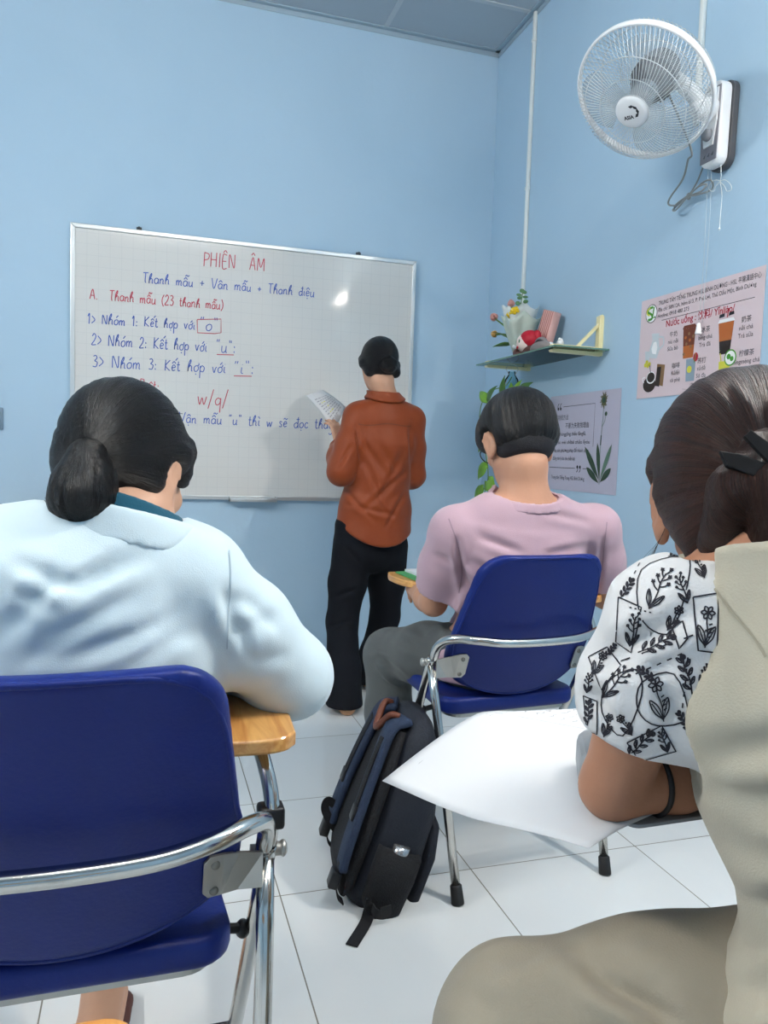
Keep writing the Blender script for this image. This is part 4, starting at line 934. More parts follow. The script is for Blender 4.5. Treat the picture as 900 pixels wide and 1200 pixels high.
def another(loc, rz, label):
    c = copy_tree(ch_mid); c.location = loc; c.rotation_euler = (0, 0, rz); c['label'] = label; return c
ch_left = another((-.088, .80, 0), .0, 'blue folding tablet chair nearest the viewer, under the person in light blue')
ch_right = another((.63, .28, 0), .0, 'blue folding tablet chair under the woman in the beige vest')
ch_far = another((-.50, 3.18, 0), .0, 'empty blue folding chair by the board wall at the left edge of the picture')
# the viewer's own tablet arm, of which one corner shows at the bottom edge
va = empty('tablet_table', (-.16, .2, 0)); tag(va, 'wooden tablet corner at the bottom edge below the nearest blue chair', 'table')
c0 = atz(117, 1191, .70)
MB().prism([(x+c0.x+.16, y+c0.y-.2) for x, y in rrect(-.30, -.32, .024, 0, .024, 8)], .68, .70, bev=.004).build('tablet', M_WOOD, va)
m = MB(); m.tube(spline([(c0.x+.05, c0.y-.42, .68), (c0.x+.05, c0.y-.44, .3), (c0.x+.05, c0.y-.45, 0.0)], 4), .011, 12); m.tube([(c0.x+.05, c0.y-.42, .672), (c0.x+.1, c0.y-.3, .672)], .011, 12); m.build('tablet_post', M_CHROME, va)

# ------------------------------------------------------------------ things on the tablets
ZTAB = .709
gp = MB(); gp.prism(rrect(-.15, -.17, .15, .125, .012), 0, .004, bev=.001); g_ = gp.build('grey_folder', mat('grey_card', '8f9397', .55)); g_.location = (.605, .79, ZTAB); g_.rotation_euler.z = .02; tag(g_, 'thin grey folder under the white sheet on the right-hand tablet', 'folder')
# big folded sheet: its left corner hangs free, its near edge sags
tip = V((.285, .882)); ed = V((.937, .35)).normalized(); en = V((.35, -.937)).normalized()
ZP = ZTAB+.0075; NU, NVv = 34, 26; LU, LV = .42, .31; vs = []
def sheet_pt(s, t):
    q = tip+ed*(s*LU)+en*(t*LV); z = ZP
    fr_ = max(0, (.445-q.x)/.155)
    z -= .052*min(1.1, fr_)**1.25*(1-.62*t)+.016*math.sin(PI*t)*min(1, fr_*1.5)      # the part past the tablet hangs
    z += .004*math.sin(PI*min(1, s*1.3))*(1-t)
    z -= .05*max(0, (q.y-.925)/.1)**1.5*min(1, max(0, (q.x-.40)/.1))                # and over its front edge
    return V((q.x, q.y, z))
for j in range(NVv+1):
    for i in range(NU+1): vs.append(sheet_pt(i/NU, j/NVv))
sp = MB(); sp.add(vs, [[j*(NU+1)+i, j*(NU+1)+i+1, (j+1)*(NU+1)+i+1, (j+1)*(NU+1)+i] for j in range(NVv) for i in range(NU)], 0, True)
shp = empty('paper_sheet', (0, 0, 0)); tag(shp, 'large white folded sheet with handwriting overhanging the right-hand tablet', 'paper')
o = sp.build('sheet', M_PAPER, shp); o.modifiers.new('s', 'SOLIDIFY').thickness = .0006
ln = MB()
def on_sheet(segs, wid, mi):
    for sg in segs:
        pts = []
        for a, b in zip(sg[:-1], sg[1:]):
            for k in range(3): pts.append((a[0]+(b[0]-a[0])*k/3, a[1]+(b[1]-a[1])*k/3))
        pts.append(sg[-1]); L_, R_ = [], []
        for i, (s, t) in enumerate(pts):
            a = sheet_pt(*pts[max(i-1, 0)]); b = sheet_pt(*pts[min(i+1, len(pts)-1)]); d = (b-a); n = V((-d.y, d.x, 0)); n = n.normalized()*wid/2 if n.length > 1e-9 else V((wid, 0, 0))
            p = sheet_pt(s, t)+V((0, 0, .0006)); L_.append(p+n); R_.append(p-n)
        ln.add(L_+R_, [[i, len(pts)+i, len(pts)+i+1, i+1] for i in range(len(pts)-1)], mi)
on_sheet([[(.42, 0), (.50, .2), (.58, .4), (.66, .6), (.8, 1)]], .0012, 1)
for q in (.035, .06): on_sheet([[(0.03, q), (.25, q), (.48, q)]], .0007, 1)
rg = random.Random(11)
for r in range(11):
    y0 = .05+.05*r; xq = .50+.3*y0
    while xq < .92:
        wdt = rg.uniform(.015, .05); on_sheet([[(xq+wdt*k/4, y0+rg.uniform(-.012, .012)) for k in range(5)]], .0009, 0); xq += wdt+rg.uniform(.012, .03)
ln.build('handwriting', [mat('pencil', '565962', .7), M_INKG], shp)
pg = MB(); pg.prism(rrect(-.028, -.05, .028, .05, .02), 0, .045, bev=.012); p_ = pg.build('pencil_pouch', MATS['grey_card']); c = at(707, 905, .70); p_.location = (c.x, c.y, ZTAB+.010); p_.rotation_euler.z = -.5; tag(p_, 'small grey pouch on the white sheet behind the elbow of the woman in beige', 'pouch')
# workbook and pen on the man's tablet
def on_mid(x, y, z): a = .07; return V((.945+x*math.cos(a)-y*math.sin(a), 1.625+x*math.sin(a)+y*math.cos(a), z))
wk = empty('workbook', on_mid(-.06, .53, ZTAB)); wk.rotation_euler.z = .07; tag(wk, 'open workbook with a green cover on the tablet in front of the man in pink', 'book')
MB().prism(rrect(-.105, -.085, .10, .085, .004), 0, .004, bev=.001).build('cover', mat('green_cover', '3f9a5a', .4, noise=(25, .3)), wk)
MB().prism(rrect(-.075, -.08, .097, .08, .003), .004, .012, bev=.001).build('pages', M_PAPER, wk)
# ------------------------------------------------------------------ backpack leaning on the chair
M_BAG = mat('navy_nylon', '0f1622', .75, bump=(220, .25)); M_BAGK = mat('black_mesh', '090c12', .85, bump=(300, .4)); M_STRAP = mat('navy_strap', '1b2a42', .8, bump=(260, .3)); M_WEB = mat('black_webbing', '121317', .7); M_LEATH = mat('brown_leather', '5e2f1c', .55)
bag = empty('backpack', (.464, 1.80, 0)); tag(bag, 'navy and black backpack leaning against the chair leg on the floor', 'backpack')
BG = Matrix.Rotation(-.14, 4, 'Z') @ Matrix.Rotation(.325, 4, 'Y') @ Matrix.Translation((0, 0, .004))
# bag frame: x depth (0 = back panel, + = front), y width, z up
def bagloft(rings, n=28, p=3.2):
    vs = []; fs = []
    for (x0, x1, hw_, z, yo) in rings:
        cx, hx = (x0+x1)/2, (x1-x0)/2
        for k in range(n):
            a = 2*PI*k/n; c, s = math.cos(a), math.sin(a); q = (abs(c)**p+abs(s)**p)**(-1/p)
            vs.append(BG @ V((cx+hx*c*q, yo+hw_*s*q, z)))
    for i in range(len(rings)-1):
        for k in range(n): fs.append([i*n+k, i*n+(k+1) % n, (i+1)*n+(k+1) % n, (i+1)*n+k])
    fs += [list(range(n))[::-1], [(len(rings)-1)*n+k for k in range(n)]]; return MB().add(vs, fs, 0, True)
body = bagloft([(.02, .12, .10, .0, 0), (.004, .145, .135, .012, 0), (0, .16, .15, .05, 0), (0, .165, .152, .15, 0), (.002, .16, .148, .26, 0), (.004, .135, .138, .35, 0), (.008, .108, .120, .42, 0), (.016, .085, .09, .458, 0), (.03, .065, .05, .472, 0)]).build('main_body', M_BAG, bag)
bagloft([(.15, .175, .10, .02, 0), (.15, .192, .125, .05, 0), (.15, .194, .125, .16, 0), (.145, .178, .115, .235, 0), (.14, .16, .09, .255, 0)]).build('front_pocket', M_BAG, bag)
bagloft([(-.014, .01, .12, .02, 0), (-.022, .02, .142, .05, 0), (-.022, .02, .146, .2, 0), (-.02, .02, .132, .34, 0), (-.010, .02, .10, .43, 0)]).build('back_padding', M_BAGK, bag)
sp_ = bagloft([(.05, .11, .03, .02, -.15), (.035, .13, .034, .04, -.152), (.03, .135, .036, .12, -.155), (.03, .135, .034, .175, -.153)]).build('side_pocket', M_BAGK, bag)
m = MB(); m.lathe([(.0, 0), (.026, 0), (.028, .01), (.028, .10), (.02, .115), (.02, .13), (0, .13)], 20, BG @ Matrix.Translation((.082, -.153, .06)), cap=False)
wbt = m.build('water_bottle', mat('silver_bottle', 'a9acb0', .25, metal=.8)); wbt.location = bag.location; tag(wbt, 'silver bottle in the side pocket of the navy backpack', 'bottle')
def strap(y, pts, wd, th, m_, name, parent=bag):
    """flat padded band following (x,z) points at width position y(t)"""
    P = spline([(x, yy, z) for x, yy, z in pts], 7); mb = MB(); N = len(P); vs = []
    for i, p in enumerate(P):
        a = P[max(i-1, 0)]; b = P[min(i+1, N-1)]; t = (b-a).normalized(); n = V((0, 1, 0)); n = (n-t*n.dot(t)).normalized(); bn = t.cross(n)
        for (u, v) in ((-1, -.6), (-.85, -1), (.85, -1), (1, -.6), (1, .6), (.85, 1), (-.85, 1), (-1, .6)): vs.append(BG @ (p+n*u*wd/2+bn*v*th/2))
    fs = [[i*8+k, i*8+(k+1) % 8, (i+1)*8+(k+1) % 8, (i+1)*8+k] for i in range(N-1) for k in range(8)]+[list(range(8))[::-1], [(N-1)*8+k for k in range(8)]]
    mb.add(vs, fs, 0, True); return mb.build(name, m_, parent)
for sy in (-1, 1):
    st = strap(0, [(.012, sy*.060, .452), (-.020, sy*.072, .425), (-.030, sy*.092, .33), (-.034, sy*.110, .22), (-.034, sy*.120, .14), (-.030, sy*.122, .09)], .068, .018, M_STRAP, 'shoulder_strap')
    strap(0, [(-.034, sy*.078, .40), (-.041, sy*.092, .33), (-.045, sy*.109, .225)], .028, .004, M_BAGK, 'strap_webbing', st)
    mb = MB(); mb.box((-.050, sy*.110-.016, .20), (-.038, sy*.110+.016, .235), .003, M=BG); mb.build('buckle', M_BLACKPL, st)
    strap(0, [(-.038, sy*.12, .10), (-.034, sy*.125, .06), (-.018, sy*.13, .025), (0.0, sy*.128, .012)], .026, .004, M_WEB, 'strap_webbing', st)
    mb = MB(); mb.box((-.05, sy*.125-.018, .04), (-.026, sy*.125+.018, .082), .004, M=BG); mb.build('buckle', M_BLACKPL, st)
m = MB(); m.tube([BG @ V(p) for p in spline([(-.004, -.055, .452), (-.026, -.046, .446), (-.036, 0, .395), (-.026, .046, .446), (-.004, .055, .452)], 6)], .0085, 10); m.build('brown_handle', M_LEATH, bag)
m = MB()
for k in range(5): a = 2*PI*k/5; m.tube([BG @ V((-.0425, .098+.009*math.cos(a), .30+.009*math.sin(a))), BG @ V((-.0425, .098+.009*math.cos(a+2.5), .30+.009*math.sin(a+2.5)))], .0016, 5)
m.build('emblem', M_INKG, bag)
# loose webbing on the floor in front of the bag, and the one standing off its far corner
def loose(name, pts, wd, up=(0, 0, 1)):
    P = spline(pts, 8); vs = []; N = len(P)
    for i, p in enumerate(P):
        t = (P[min(i+1, N-1)]-P[max(i-1, 0)]).normalized(); n = V(up).cross(t).normalized()
        b = t.cross(n)*.0011
        vs += [p+n*wd/2+b, p-n*wd/2+b, p-n*wd/2-b, p+n*wd/2-b]
    mb = MB(); mb.add([v-bag.location for v in vs], [[i*4+k, i*4+(k+1) % 4, (i+1)*4+(k+1) % 4, (i+1)*4+k] for i in range(N-1) for k in range(4)]+[[3, 2, 1, 0], [(N-1)*4+k for k in range(4)]], 0, False)
    return mb.build(name, M_WEB, bag)
A = atz(432, 1062, .02)
loose('loose_webbing', [atz(436, 1052, .05), atz(433, 1066, .015), atz(428, 1082, .006), atz(412, 1108, .003)], .028)
loose('loose_webbing', [atz(434, 1056, .04), atz(440, 1070, .03), atz(452, 1072, .025), atz(452, 1062, .05)], .024, (0, 1, .3))
loose('loose_webbing', [at(394, 972, 1.90), at(387, 962, 1.90), at(381, 948, 1.90), at(384, 938, 1.90), at(392, 943, 1.90)], .022, (0, 1, .2))
# ------------------------------------------------------------------ people
M_SKIN = mat('skin_light', 'c99b80', .55, noise=(30, .05), bump=(180, .05)); M_SKINM = mat('skin_warm', 'c08f74', .55, noise=(30, .05), bump=(180, .05)); M_SKINW = mat('skin_tan', 'a9775c', .5, noise=(30, .05), bump=(180, .05))
def hair_mat(name, dark, light, rough=.38, sc=(95, 2.0, 2.0), spec=.5):
    m = mat(name, dark, rough, spec=spec); nt = m.node_tree; b = nt.nodes['Principled BSDF']
    at_ = nt.nodes.new('ShaderNodeAttribute'); at_.attribute_name = 'flow'; mp = nt.nodes.new('ShaderNodeMapping'); mp.inputs['Scale'].default_value = sc
    n = nt.nodes.new('ShaderNodeTexNoise'); n.inputs['Scale'].default_value = 1; n.inputs['Detail'].default_value = 4; n.inputs['Roughness'].default_value = .65
    nt.links.new(at_.outputs['Vector'], mp.inputs['Vector']); nt.links.new(mp.outputs['Vector'], n.inputs['Vector'])
    cr = nt.nodes.new('ShaderNodeValToRGB'); cr.color_ramp.elements[0].color = (*lin(dark), 1); cr.color_ramp.elements[1].color = (*lin(light), 1); cr.color_ramp.elements[0].position = .4; cr.color_ramp.elements[1].position = .68
    nt.links.new(n.outputs['Fac'], cr.inputs['Fac']); nt.links.new(cr.outputs['Color'], b.inputs['Base Color'])
    bp = nt.nodes.new('ShaderNodeBump'); bp.inputs['Strength'].default_value = 1.0; bp.inputs['Distance'].default_value = .006
    nt.links.new(n.outputs['Fac'], bp.inputs['Height']); nt.links.new(bp.outputs['Normal'], b.inputs['Normal']); return m
M_HAIRB = hair_mat('black_hair', '060607', '131216', .36, spec=.42); M_HAIRBR = hair_mat('dark_brown_hair', '1c0e0b', '4a2a20', .38, spec=.4)
def flow_about(c, axis, k=1.0):
    """strand coordinate: hair lines run towards the point c seen along axis"""
    c = np.array(c); ax = np.array(axis, float); ax /= np.linalg.norm(ax); u = np.cross(ax, [0, 0, 1.]); u /= np.linalg.norm(u); w_ = np.cross(ax, u)
    def fn(v):
        q = v-c; a = np.arctan2(q@w_, q@u); r = np.linalg.norm(q, axis=1); return np.stack([np.cos(a)*1.0, np.sin(a)*1.0, r*2], 1) if k == 0 else np.stack([a*k, r*6, (q@ax)*6], 1)
    return fn
def vv(p): return np.array((p[0], p[1], p[2]), float)

def head_sdf(sd, c, R, s=1.0, ear=1.0):
    """skull, face, nose, lips and ears around the head centre; R columns are right, forward, up"""
    L = lambda x, y, z: vv(c)+R@np.array([x, y, z])*s
    sd.ell(L(0, -.012, .030), A3(.073, .091, .083)*s, R, .02); sd.ell(L(0, .022, -.02), A3(.062, .068, .080)*s, R, .02)
    sd.cone(L(0, .045, -.062), L(0, .066, -.088), .036*s, .020*s, .02)
    for x in (-1, 1):
        sd.cone(L(x*.046, .012, -.05), L(x*.022, .056, -.080), .026*s, .022*s, .02); sd.ell(L(x*.036, .066, -.022), A3(.022, .018, .018)*s, R, .014)
        sd.ell(L(x*.030, .096, .012), A3(.017, .012, .011)*s, R, .008, 's'); sd.ell(L(x*.031, .079, .011), A3(.0135, .0125, .0115)*s, R, .003)
        sd.cone(L(x*.015, .089, .028), L(x*.046, .077, .028), .006*s, .004*s, .01)
    sd.cone(L(0, .086, .016), L(0, .101, -.022), .007*s, .011*s, .008)
    for x in (-1, 1): sd.ell(L(x*.011, .094, -.026), A3(.008, .009, .007)*s, R, .006)
    sd.cone(L(-.018, .081, -.047), L(.018, .081, -.047), .0065*s, .0065*s, .006); sd.cone(L(-.015, .081, -.058), L(.015, .081, -.058), .0075*s, .0075*s, .006); sd.cone(L(-.022, .09, -.052), L(.022, .09, -.052), .002*s, .002*s, .003, 's')
    for x in (-1, 1):
        E = R@np.array([[1, .35*x, 0], [-.35*x, 1, 0], [0, 0, 1]])/1.06; E = E@np.array([[1, 0, 0], [0, .97, .25], [0, -.25, .97]])
        dx = x*(.076+(ear-1)*.08); zz = -.05*(ear-1)
        sd.ell(L(dx, -.008, -.004+zz), A3(.009, .021, .032)*s*ear, E, .007); sd.ell(L(dx+x*.010, -.003, -.002+zz), A3(.006, .012, .019)*s*ear, E, .004, 's'); sd.ell(L(dx-x*.002, .0, -.032*ear+zz), A3(.007, .010, .010)*s*ear, R, .006)
    return L
def hand_sdf(sd, w, d, n, curl=.5, s=1.0, side=1, spread=.10, thumb=.6):
    """wrist w, finger direction d, palm normal n; side=+1: the thumb lies on the d x n side"""
    d = V(d).normalized(); n = V(n); n = (n-d*n.dot(d)).normalized(); t = d.cross(n)*side; w = V(w)
    pl = .082*s; kn = []
    for i, (u, dl) in enumerate(((.027, .0), (.009, .004), (-.009, .001), (-.026, -.008))):
        k = w+d*(pl+dl*s)+t*u*s; kn.append(k); sd.cone(w+d*.012*s+t*u*.62*s, k, .0125*s, .0105*s, .008)
    for i, ln in enumerate((.070, .078, .072, .056)):
        a = kn[i]; dd = (d+t*(1.5-i)*spread*.5).normalized(); ang = 0
        for j, (f, r0, r1) in enumerate(((.45, .0092, .0084), (.30, .0084, .0076), (.25, .0076, .0062))):
            ang += curl*(.75, 1.0, .7)[j]*(1+.08*i); q = dd*math.cos(ang)+n*math.sin(ang); b = a+q*ln*f*s; sd.cone(a, b, r0*s, r1*s, .003); a = b
    a = w+d*.022*s+t*.024*s; dirs = ((d*.55+t*.75+n*.35), (d*.8+t*.4+n*.55*thumb), (d*.95+t*.1+n*.7*thumb))
    for j, (ln, r0, r1) in enumerate(((.038, .0135, .0115), (.030, .0105, .0095), (.024, .0095, .0072))):
        b = a+V(dirs[j]).normalized()*ln*s; sd.cone(a, b, r0*s, r1*s, .006 if j == 0 else .004); a = b
def body_sdf(J, s=1.0, fem=True):
    sd = Sdf(.02); R = rot_to(J['hf'], J['hu']); c = J['head']; head_sdf(sd, c, R, s*J.get('hs', 1), J.get('ear', 1)); L = lambda x, y, z: vv(c)+R@np.array([x, y, z])*s
    sd.chain([L(0, -.02, -.03), L(0, -.022, -.075), J['neck']], [.052*s, .050*s, .058*s], .03)
    side = J['side']; w_ = .92 if fem else 1.0
    up = V(J['neck'])*.62+V(J['chest'])*.38
    sd.slabs([J['pelvis'], J['waist'], J['chest'], up, V(J['neck'])+V((0, 0, .01))], [(.150*s, .105*s), (.118*s, .088*s), (.140*s*w_, .098*s), (.125*s*w_, .080*s), (.05*s, .05*s)], side, .035)
    for i in (0, 1):
        sh, el, wr = J['sh'][i], J['el'][i], J['wr'][i]
        sd.cone(V(J['neck'])+V((0, 0, -.035*s)), sh, .042*s, .046*s, .04); er = J.get('er', .036); sd.chain([sh, V(sh)*.5+V(el)*.5, el], [.047*s, .042*s, er*s], .02)
        sd.chain([el, V(el)*.7+V(wr)*.3, wr], [er*s, .038*s, .025*s], .015)
        d, n, cu, sd_ = J['hand'][i]; hand_sdf(sd, wr, d, n, cu, s, sd_)
        hp, kn, an, toe = J['hip'][i], J['kn'][i], J['an'][i], J['toe'][i]
        sd.chain([hp, V(hp)*.5+V(kn)*.5, kn], [.082*s, .070*s, .052*s], .03); m = V(kn)*.68+V(an)*.32
        sd.chain([kn, m, an], [.050*s, .050*s, .032*s], .025); 
        t = V(toe); h_ = V(an)+(V(an)-t)*.14; h_.z = t.z+.012
        sd.cone(h_, an, .030*s, .034*s, .025); sd.cone(V(an)+V((0, 0, -.03)), t, .032*s, .022*s, .025); sd.cone(h_, t, .026*s, .022*s, .02)
    return sd
def make_person(name, label, J, s, skin, h=.006, fem=True):
    sd = body_sdf(J, s, fem); org = (J['pelvis'][0], J['pelvis'][1], 0)
    o = solid(name, sd, h, skin, None, 1, origin=org); o.location = org; tag(o, label, 'person'); return o, sd
def folds(sc, amp, freq=(9, 9, 5), seed=0.0, lines=(), mask=None):
    """cloth folds: stretched ridged noise plus explicit creases (a, b, width, depth)"""
    def fn(P, N):
        q = P*np.array(freq)+seed; q = q+.6*np.stack([perlin(P*6+seed+7), perlin(P*6+seed+19), perlin(P*6+seed+31)], 1)
        d = amp*(ridged(q)*.6+perlin(q*2.1+3)*.5)
        if mask is not None: d = d*mask(P)
        if lines:
            q = P-np.array(CAMP); zc = q@np.array(FW); X = 450+F_PX*(q@np.array(RT))/zc; Yp = 600-F_PX*(q@np.array(UP))/zc; Q = np.stack([X, Yp], 1)
            face = np.clip(-(N*q).sum(1)/np.linalg.norm(q, axis=1)*1.6, 0, 1)
            for a, b, wd, dp in lines:
                a = np.array(a, float); b = np.array(b, float); ab = b-a; t = np.clip(((Q-a)@ab)/(ab@ab), 0, 1); sg = Q-a-t[:, None]*ab
                off = np.linalg.norm(sg, axis=1)*np.sign(ab[0]*sg[:, 1]-ab[1]*sg[:, 0])*zc/F_PX
                e = (np.sin(np.clip(t*.96+.02, 0, 1)*math.pi)**.6)*face; d = d-1.5*dp*e*(np.exp(-(off/wd)**2)-.6*np.exp(-((off-1.8*wd)/(1.2*wd))**2)-.3*np.exp(-((off+1.9*wd)/(1.2*wd))**2))
        return d
    return fn
def cloth_mat(name, col, rough=.85, bump=(420, .12), sheen=.25, noise=(5, .03), spec=.25): return mat(name, col, rough, spec=spec, bump=bump, sheen=sheen, noise=noise)
def band(sd_like, pts, r, m, name, parent, flat=None, closed=False, org=None):
    mb = MB(); mb.tube([V(p)-V(org or parent.location) for p in pts], r, 10, closed=closed, flat=flat); return mb.build(name, m, parent)
def neck_band(name, bsd, p, n, hh, off, th, m, parent, rad=.10, h=.0035, flare=0.0):
    """band of cloth hugging the neck around p, normal n"""
    p_, n_ = vv(p), vv(V(n).normalized()); S_ = Sdf(0)
    def fn(P):
        w_ = (P-p_)@n_; o_ = bsd(P)-off+flare*w_; return np.maximum(np.maximum(np.abs(o_)-th, np.abs(w_)-hh), np.linalg.norm(P-p_, axis=1)-rad).astype(np.float32)
    S_.add(fn, p_-rad-.01, p_+rad+.01); root = parent.parent or parent
    o = solid(name, S_, h, m, None, 2, origin=root.location); o.parent = parent; return o
def eyes(o, J, s):
    R = rot_to(J['hf'], J['hu'])
    for x in (-1, 1):
        c = vv(J['head'])+R@np.array([x*.031, .0815, .011])*s-vv(o.location); e = MB().ball(tuple(c), .0108*s, 0, 12).build('eye', M_WHITEPL, o)
        c2 = vv(J['head'])+R@np.array([x*.031, .0885, .010])*s-vv(o.location); MB().ball(tuple(c2), .0050*s, 0, 10).build('iris', MATS['dark_ink'], e)
        P = [V(tuple(vv(J['head'])+R@np.array([x*q[0], q[1], q[2]])*s-vv(o.location))) for q in ((.014, .094, .030), (.03, .091, .035), (.047, .080, .031))]; MB().tube(spline(P, 5), [.0024]*11, 6).build('eyebrow', M_HAIRB, o)
def skip_neck(sdb, J, r=.10):
    c = vv(J['neck'])+np.array([0, 0, .03]); return lambda P: np.where(np.linalg.norm(P-c, axis=1) < r, 1.0, sdb(P)).astype(np.float32)
def strands(name, roots, m, parent, r=.0006):
    mb = MB()
    for pts in roots: mb.tube([V(p)-parent.location for p in spline(pts, 5)], r, 4, cap=False)
    o = mb.build(name, m, parent); o['kind'] = 'stuff'; return o

# ---- the teacher at the board
Y0 = 3.2
J = dict(head=at(444, 428, 3.20), hf=(-.04, .97, -.18), hu=(-.02, .14, 1), neck=at(451, 470, 3.19), chest=at(451, 518, 3.21), waist=at(441, 566, 3.215), pelvis=at(433, 618, 3.22), side=(1, .12, 0),
         sh=[at(420, 489, 3.20), at(481, 493, 3.21)], el=[at(400, 553, 3.15), at(483, 557, 3.24)], wr=[at(397, 519, 3.31), at(462, 548, 3.42)],
         hand=[((-.12, .35, .9), (-.5, .8, .2), .45, -1), ((-.85, .25, .25), (.1, -.9, -.2), .7, 1)],
         hip=[at(414, 638, 3.22), at(455, 640, 3.24)], kn=[at(401, 728, 3.18), at(451, 722, 3.33)], an=[V((*atz(404, 812, .075).xy, .075)), V((*atz(432, 781, .085).xy, .085))], toe=[V((.80, 3.36, .028)), V((1.04, 3.62, .028))])
teacher, tsd = make_person('person', 'woman in a rust-brown shirt and black trousers standing at the whiteboard', J, .94, M_SKIN, .0055)
eyes(teacher, J, .94)
M_RUST = cloth_mat('rust_satin', '82370e', .52, (300, .06), .10, (4, .05), .35); M_TROUS = cloth_mat('black_trouser_cloth', '0a0d14', .85, (400, .1), 0)
S = Sdf(.03); S.other(tsd, -.004, 'u', .01); S.ops[-1] = (lambda P, f=tsd: np.maximum(f(P)-.004, np.maximum(J['pelvis'].z-.03-P[:, 2], P[:, 2]-(J['neck'].z-.015))), tsd.lo, tsd.hi, 'u', .012)
up = V(J['neck'])*.6+V(J['chest'])*.4
S.slabs([at(437, 634, 3.22), at(440, 596, 3.22), at(443, 562, 3.21), at(450, 520, 3.205), up, V(J['neck'])+V((0, 0, -.012))], [(.176, .145), (.158, .125), (.136, .108), (.140, .108), (.128, .085), (.055, .055)], J['side'], .03)
for i in (0, 1):
    S.cone(V(J['neck'])+V((0, 0, -.035)), J['sh'][i], .045, .055, .04); S.chain([J['sh'][i], V(J['sh'][i])*.5+V(J['el'][i])*.5, J['el'][i]], [.058, .060, .056], .025)
    e = V(J['el'][i]); w_ = V(J['wr'][i]); S.chain([e, e*.5+w_*.5, e*.12+w_*.88], [.055, .053, .040], .025)
ow = J['pelvis']
def hem_t(P):
    u = (P[:, 0]-at(437, 632, 3.22).x)/.17; zc = at(440, 637, 3.22).z; return (zc+.075*np.clip(u*u, 0, 1.3)-.012*u)-P[:, 2]
S.add(lambda P: hem_t(P), tsd.lo-1, tsd.hi+1, 'i', .004)
w0, w1 = V(J['el'][0]), V(J['wr'][0]); S.clip_near(w0*.1+w1*.9, (w1-w0), w1+(w1-w0).normalized()*.09, .17)
w0, w1 = V(J['el'][1]), V(J['wr'][1]); S.clip_near(w0*.1+w1*.9, (w1-w0), w1+(w1-w0).normalized()*.09, .17)
S.clip_near(V(J['neck'])+V((0, 0, .004)), (0, .15, 1), V(J['neck'])+V((0, 0, .09)), .12)
tl = [((418, 508), (455, 560), .012, .004), ((428, 540), (452, 600), .010, .004), ((472, 528), (446, 585), .013, .004), ((476, 552), (425, 598), .011, .005), ((404, 575), (440, 612), .010, .004), ((476, 575), (452, 618), .010, .004), ((417, 500), (424, 545), .008, .006), ((480, 500), (482, 555), .008, .005), ((396, 548), (412, 522), .008, .005), ((445, 520), (470, 560), .012, .003), ((405, 590), (470, 606), .010, .003)]
shirt = solid('shirt', S, .0055, M_RUST, teacher, 1, folds(1, .003, (10, 10, 6), 3, tl), guard=skip_neck(tsd, J))
# collar, back yoke seam, cuff
neck_band('collar', tsd, V(J['neck'])+V((0, 0, .018)), (0, -.12, 1), .024, .013, .005, M_RUST, shirt, .09, .0035, .35)
def surf_strip(obj, rays, width, m, name, parent, off=.0012, world_origin=None):
    """thin strip laid on a mesh: rays = [(origin, direction)], hit points joined"""
    me = obj.data; bv = BVHTree.FromPolygons([v.co.copy() for v in me.vertices], [list(p.vertices) for p in me.polygons]); loc = obj.location if obj.parent is None else (obj.parent.location+obj.location if obj.parent.parent is None else obj.parent.parent.location)
    H = []
    for o_, d in rays:
        h = bv.ray_cast(V(o_)-loc, V(d).normalized())
        if h[0] is not None: H.append((h[0]+h[1]*off, h[1]))
    vs = []
    for i, (p, n) in enumerate(H):
        t = (H[min(i+1, len(H)-1)][0]-H[max(i-1, 0)][0]); t = t.normalized() if t.length > 1e-9 else V((1, 0, 0)); b = t.cross(n).normalized()*width/2; vs += [p+b, p-b]
    mb = MB(); mb.add(vs, [[2*i, 2*i+1, 2*i+3, 2*i+2] for i in range(len(H)-1)], 0, True); return mb.build(name, m, parent)
CP = CAMP
M_SEAM = mat('rust_seam', '6a2f11', .6)
surf_strip(shirt, [(CP, at(420+k*2.2, 497+1.2*math.sin(k*.3)+k*.05, 3.0)-CP) for k in range(29)], .004, M_SEAM, 'yoke_seam', shirt)
# flared trousers
Tr = Sdf(.03)
Tr.slabs([at(436, 600, 3.22), J['pelvis'], at(434, 640, 3.23)], [(.128, .10), (.150, .115), (.150, .12)], J['side'], .03)
for i in (0, 1):
    hp, kn, an = V(J['hip'][i]), V(J['kn'][i]), V(J['an'][i]); hm = an.copy(); hm.z = .012; hm += V(((-.005, -.02, 0), (-.01, -.035, 0))[i])
    Tr.chain([hp, hp*.5+kn*.5, kn, kn*.45+hm*.55, hm], [.088, .082, .066, .070, (.078, .09)[i]], .025)
Tr.plane((0, 0, .03), (0, 0, -1))
tl = [((392, 700), (420, 690), .01, .004), ((385, 735), (412, 728), .01, .004), ((404, 640), (425, 665), .01, .004)]
Tr.plane((0, 0, at(440, 590, 3.2).z), (0, 0, 1))
solid('trousers', Tr, .0055, M_TROUS, teacher, 1, folds(1, .003, (8, 8, 3), 11, tl), guard=skip_neck(tsd, J))
for i in (0, 1):
    F_ = Sdf(.012); an, toe = V(J['an'][i]), V(J['toe'][i]); hl = an+(an-toe)*.15; hl.z = .03
    F_.cone((hl.x, hl.y, .032), (toe.x, toe.y, .022), .033, .026); F_.cone((hl.x, hl.y, .03), (an.x, an.y, .05), .033, .036); F_.plane((0, 0, .001), (0, 0, -1)); F_.plane((0, 0, .052), (0, 0, 1))
    solid('shoe', F_, .004, mat('tan_shoe', 'b98a66', .5) if i == 0 else MATS['tan_shoe'], teacher, 1)
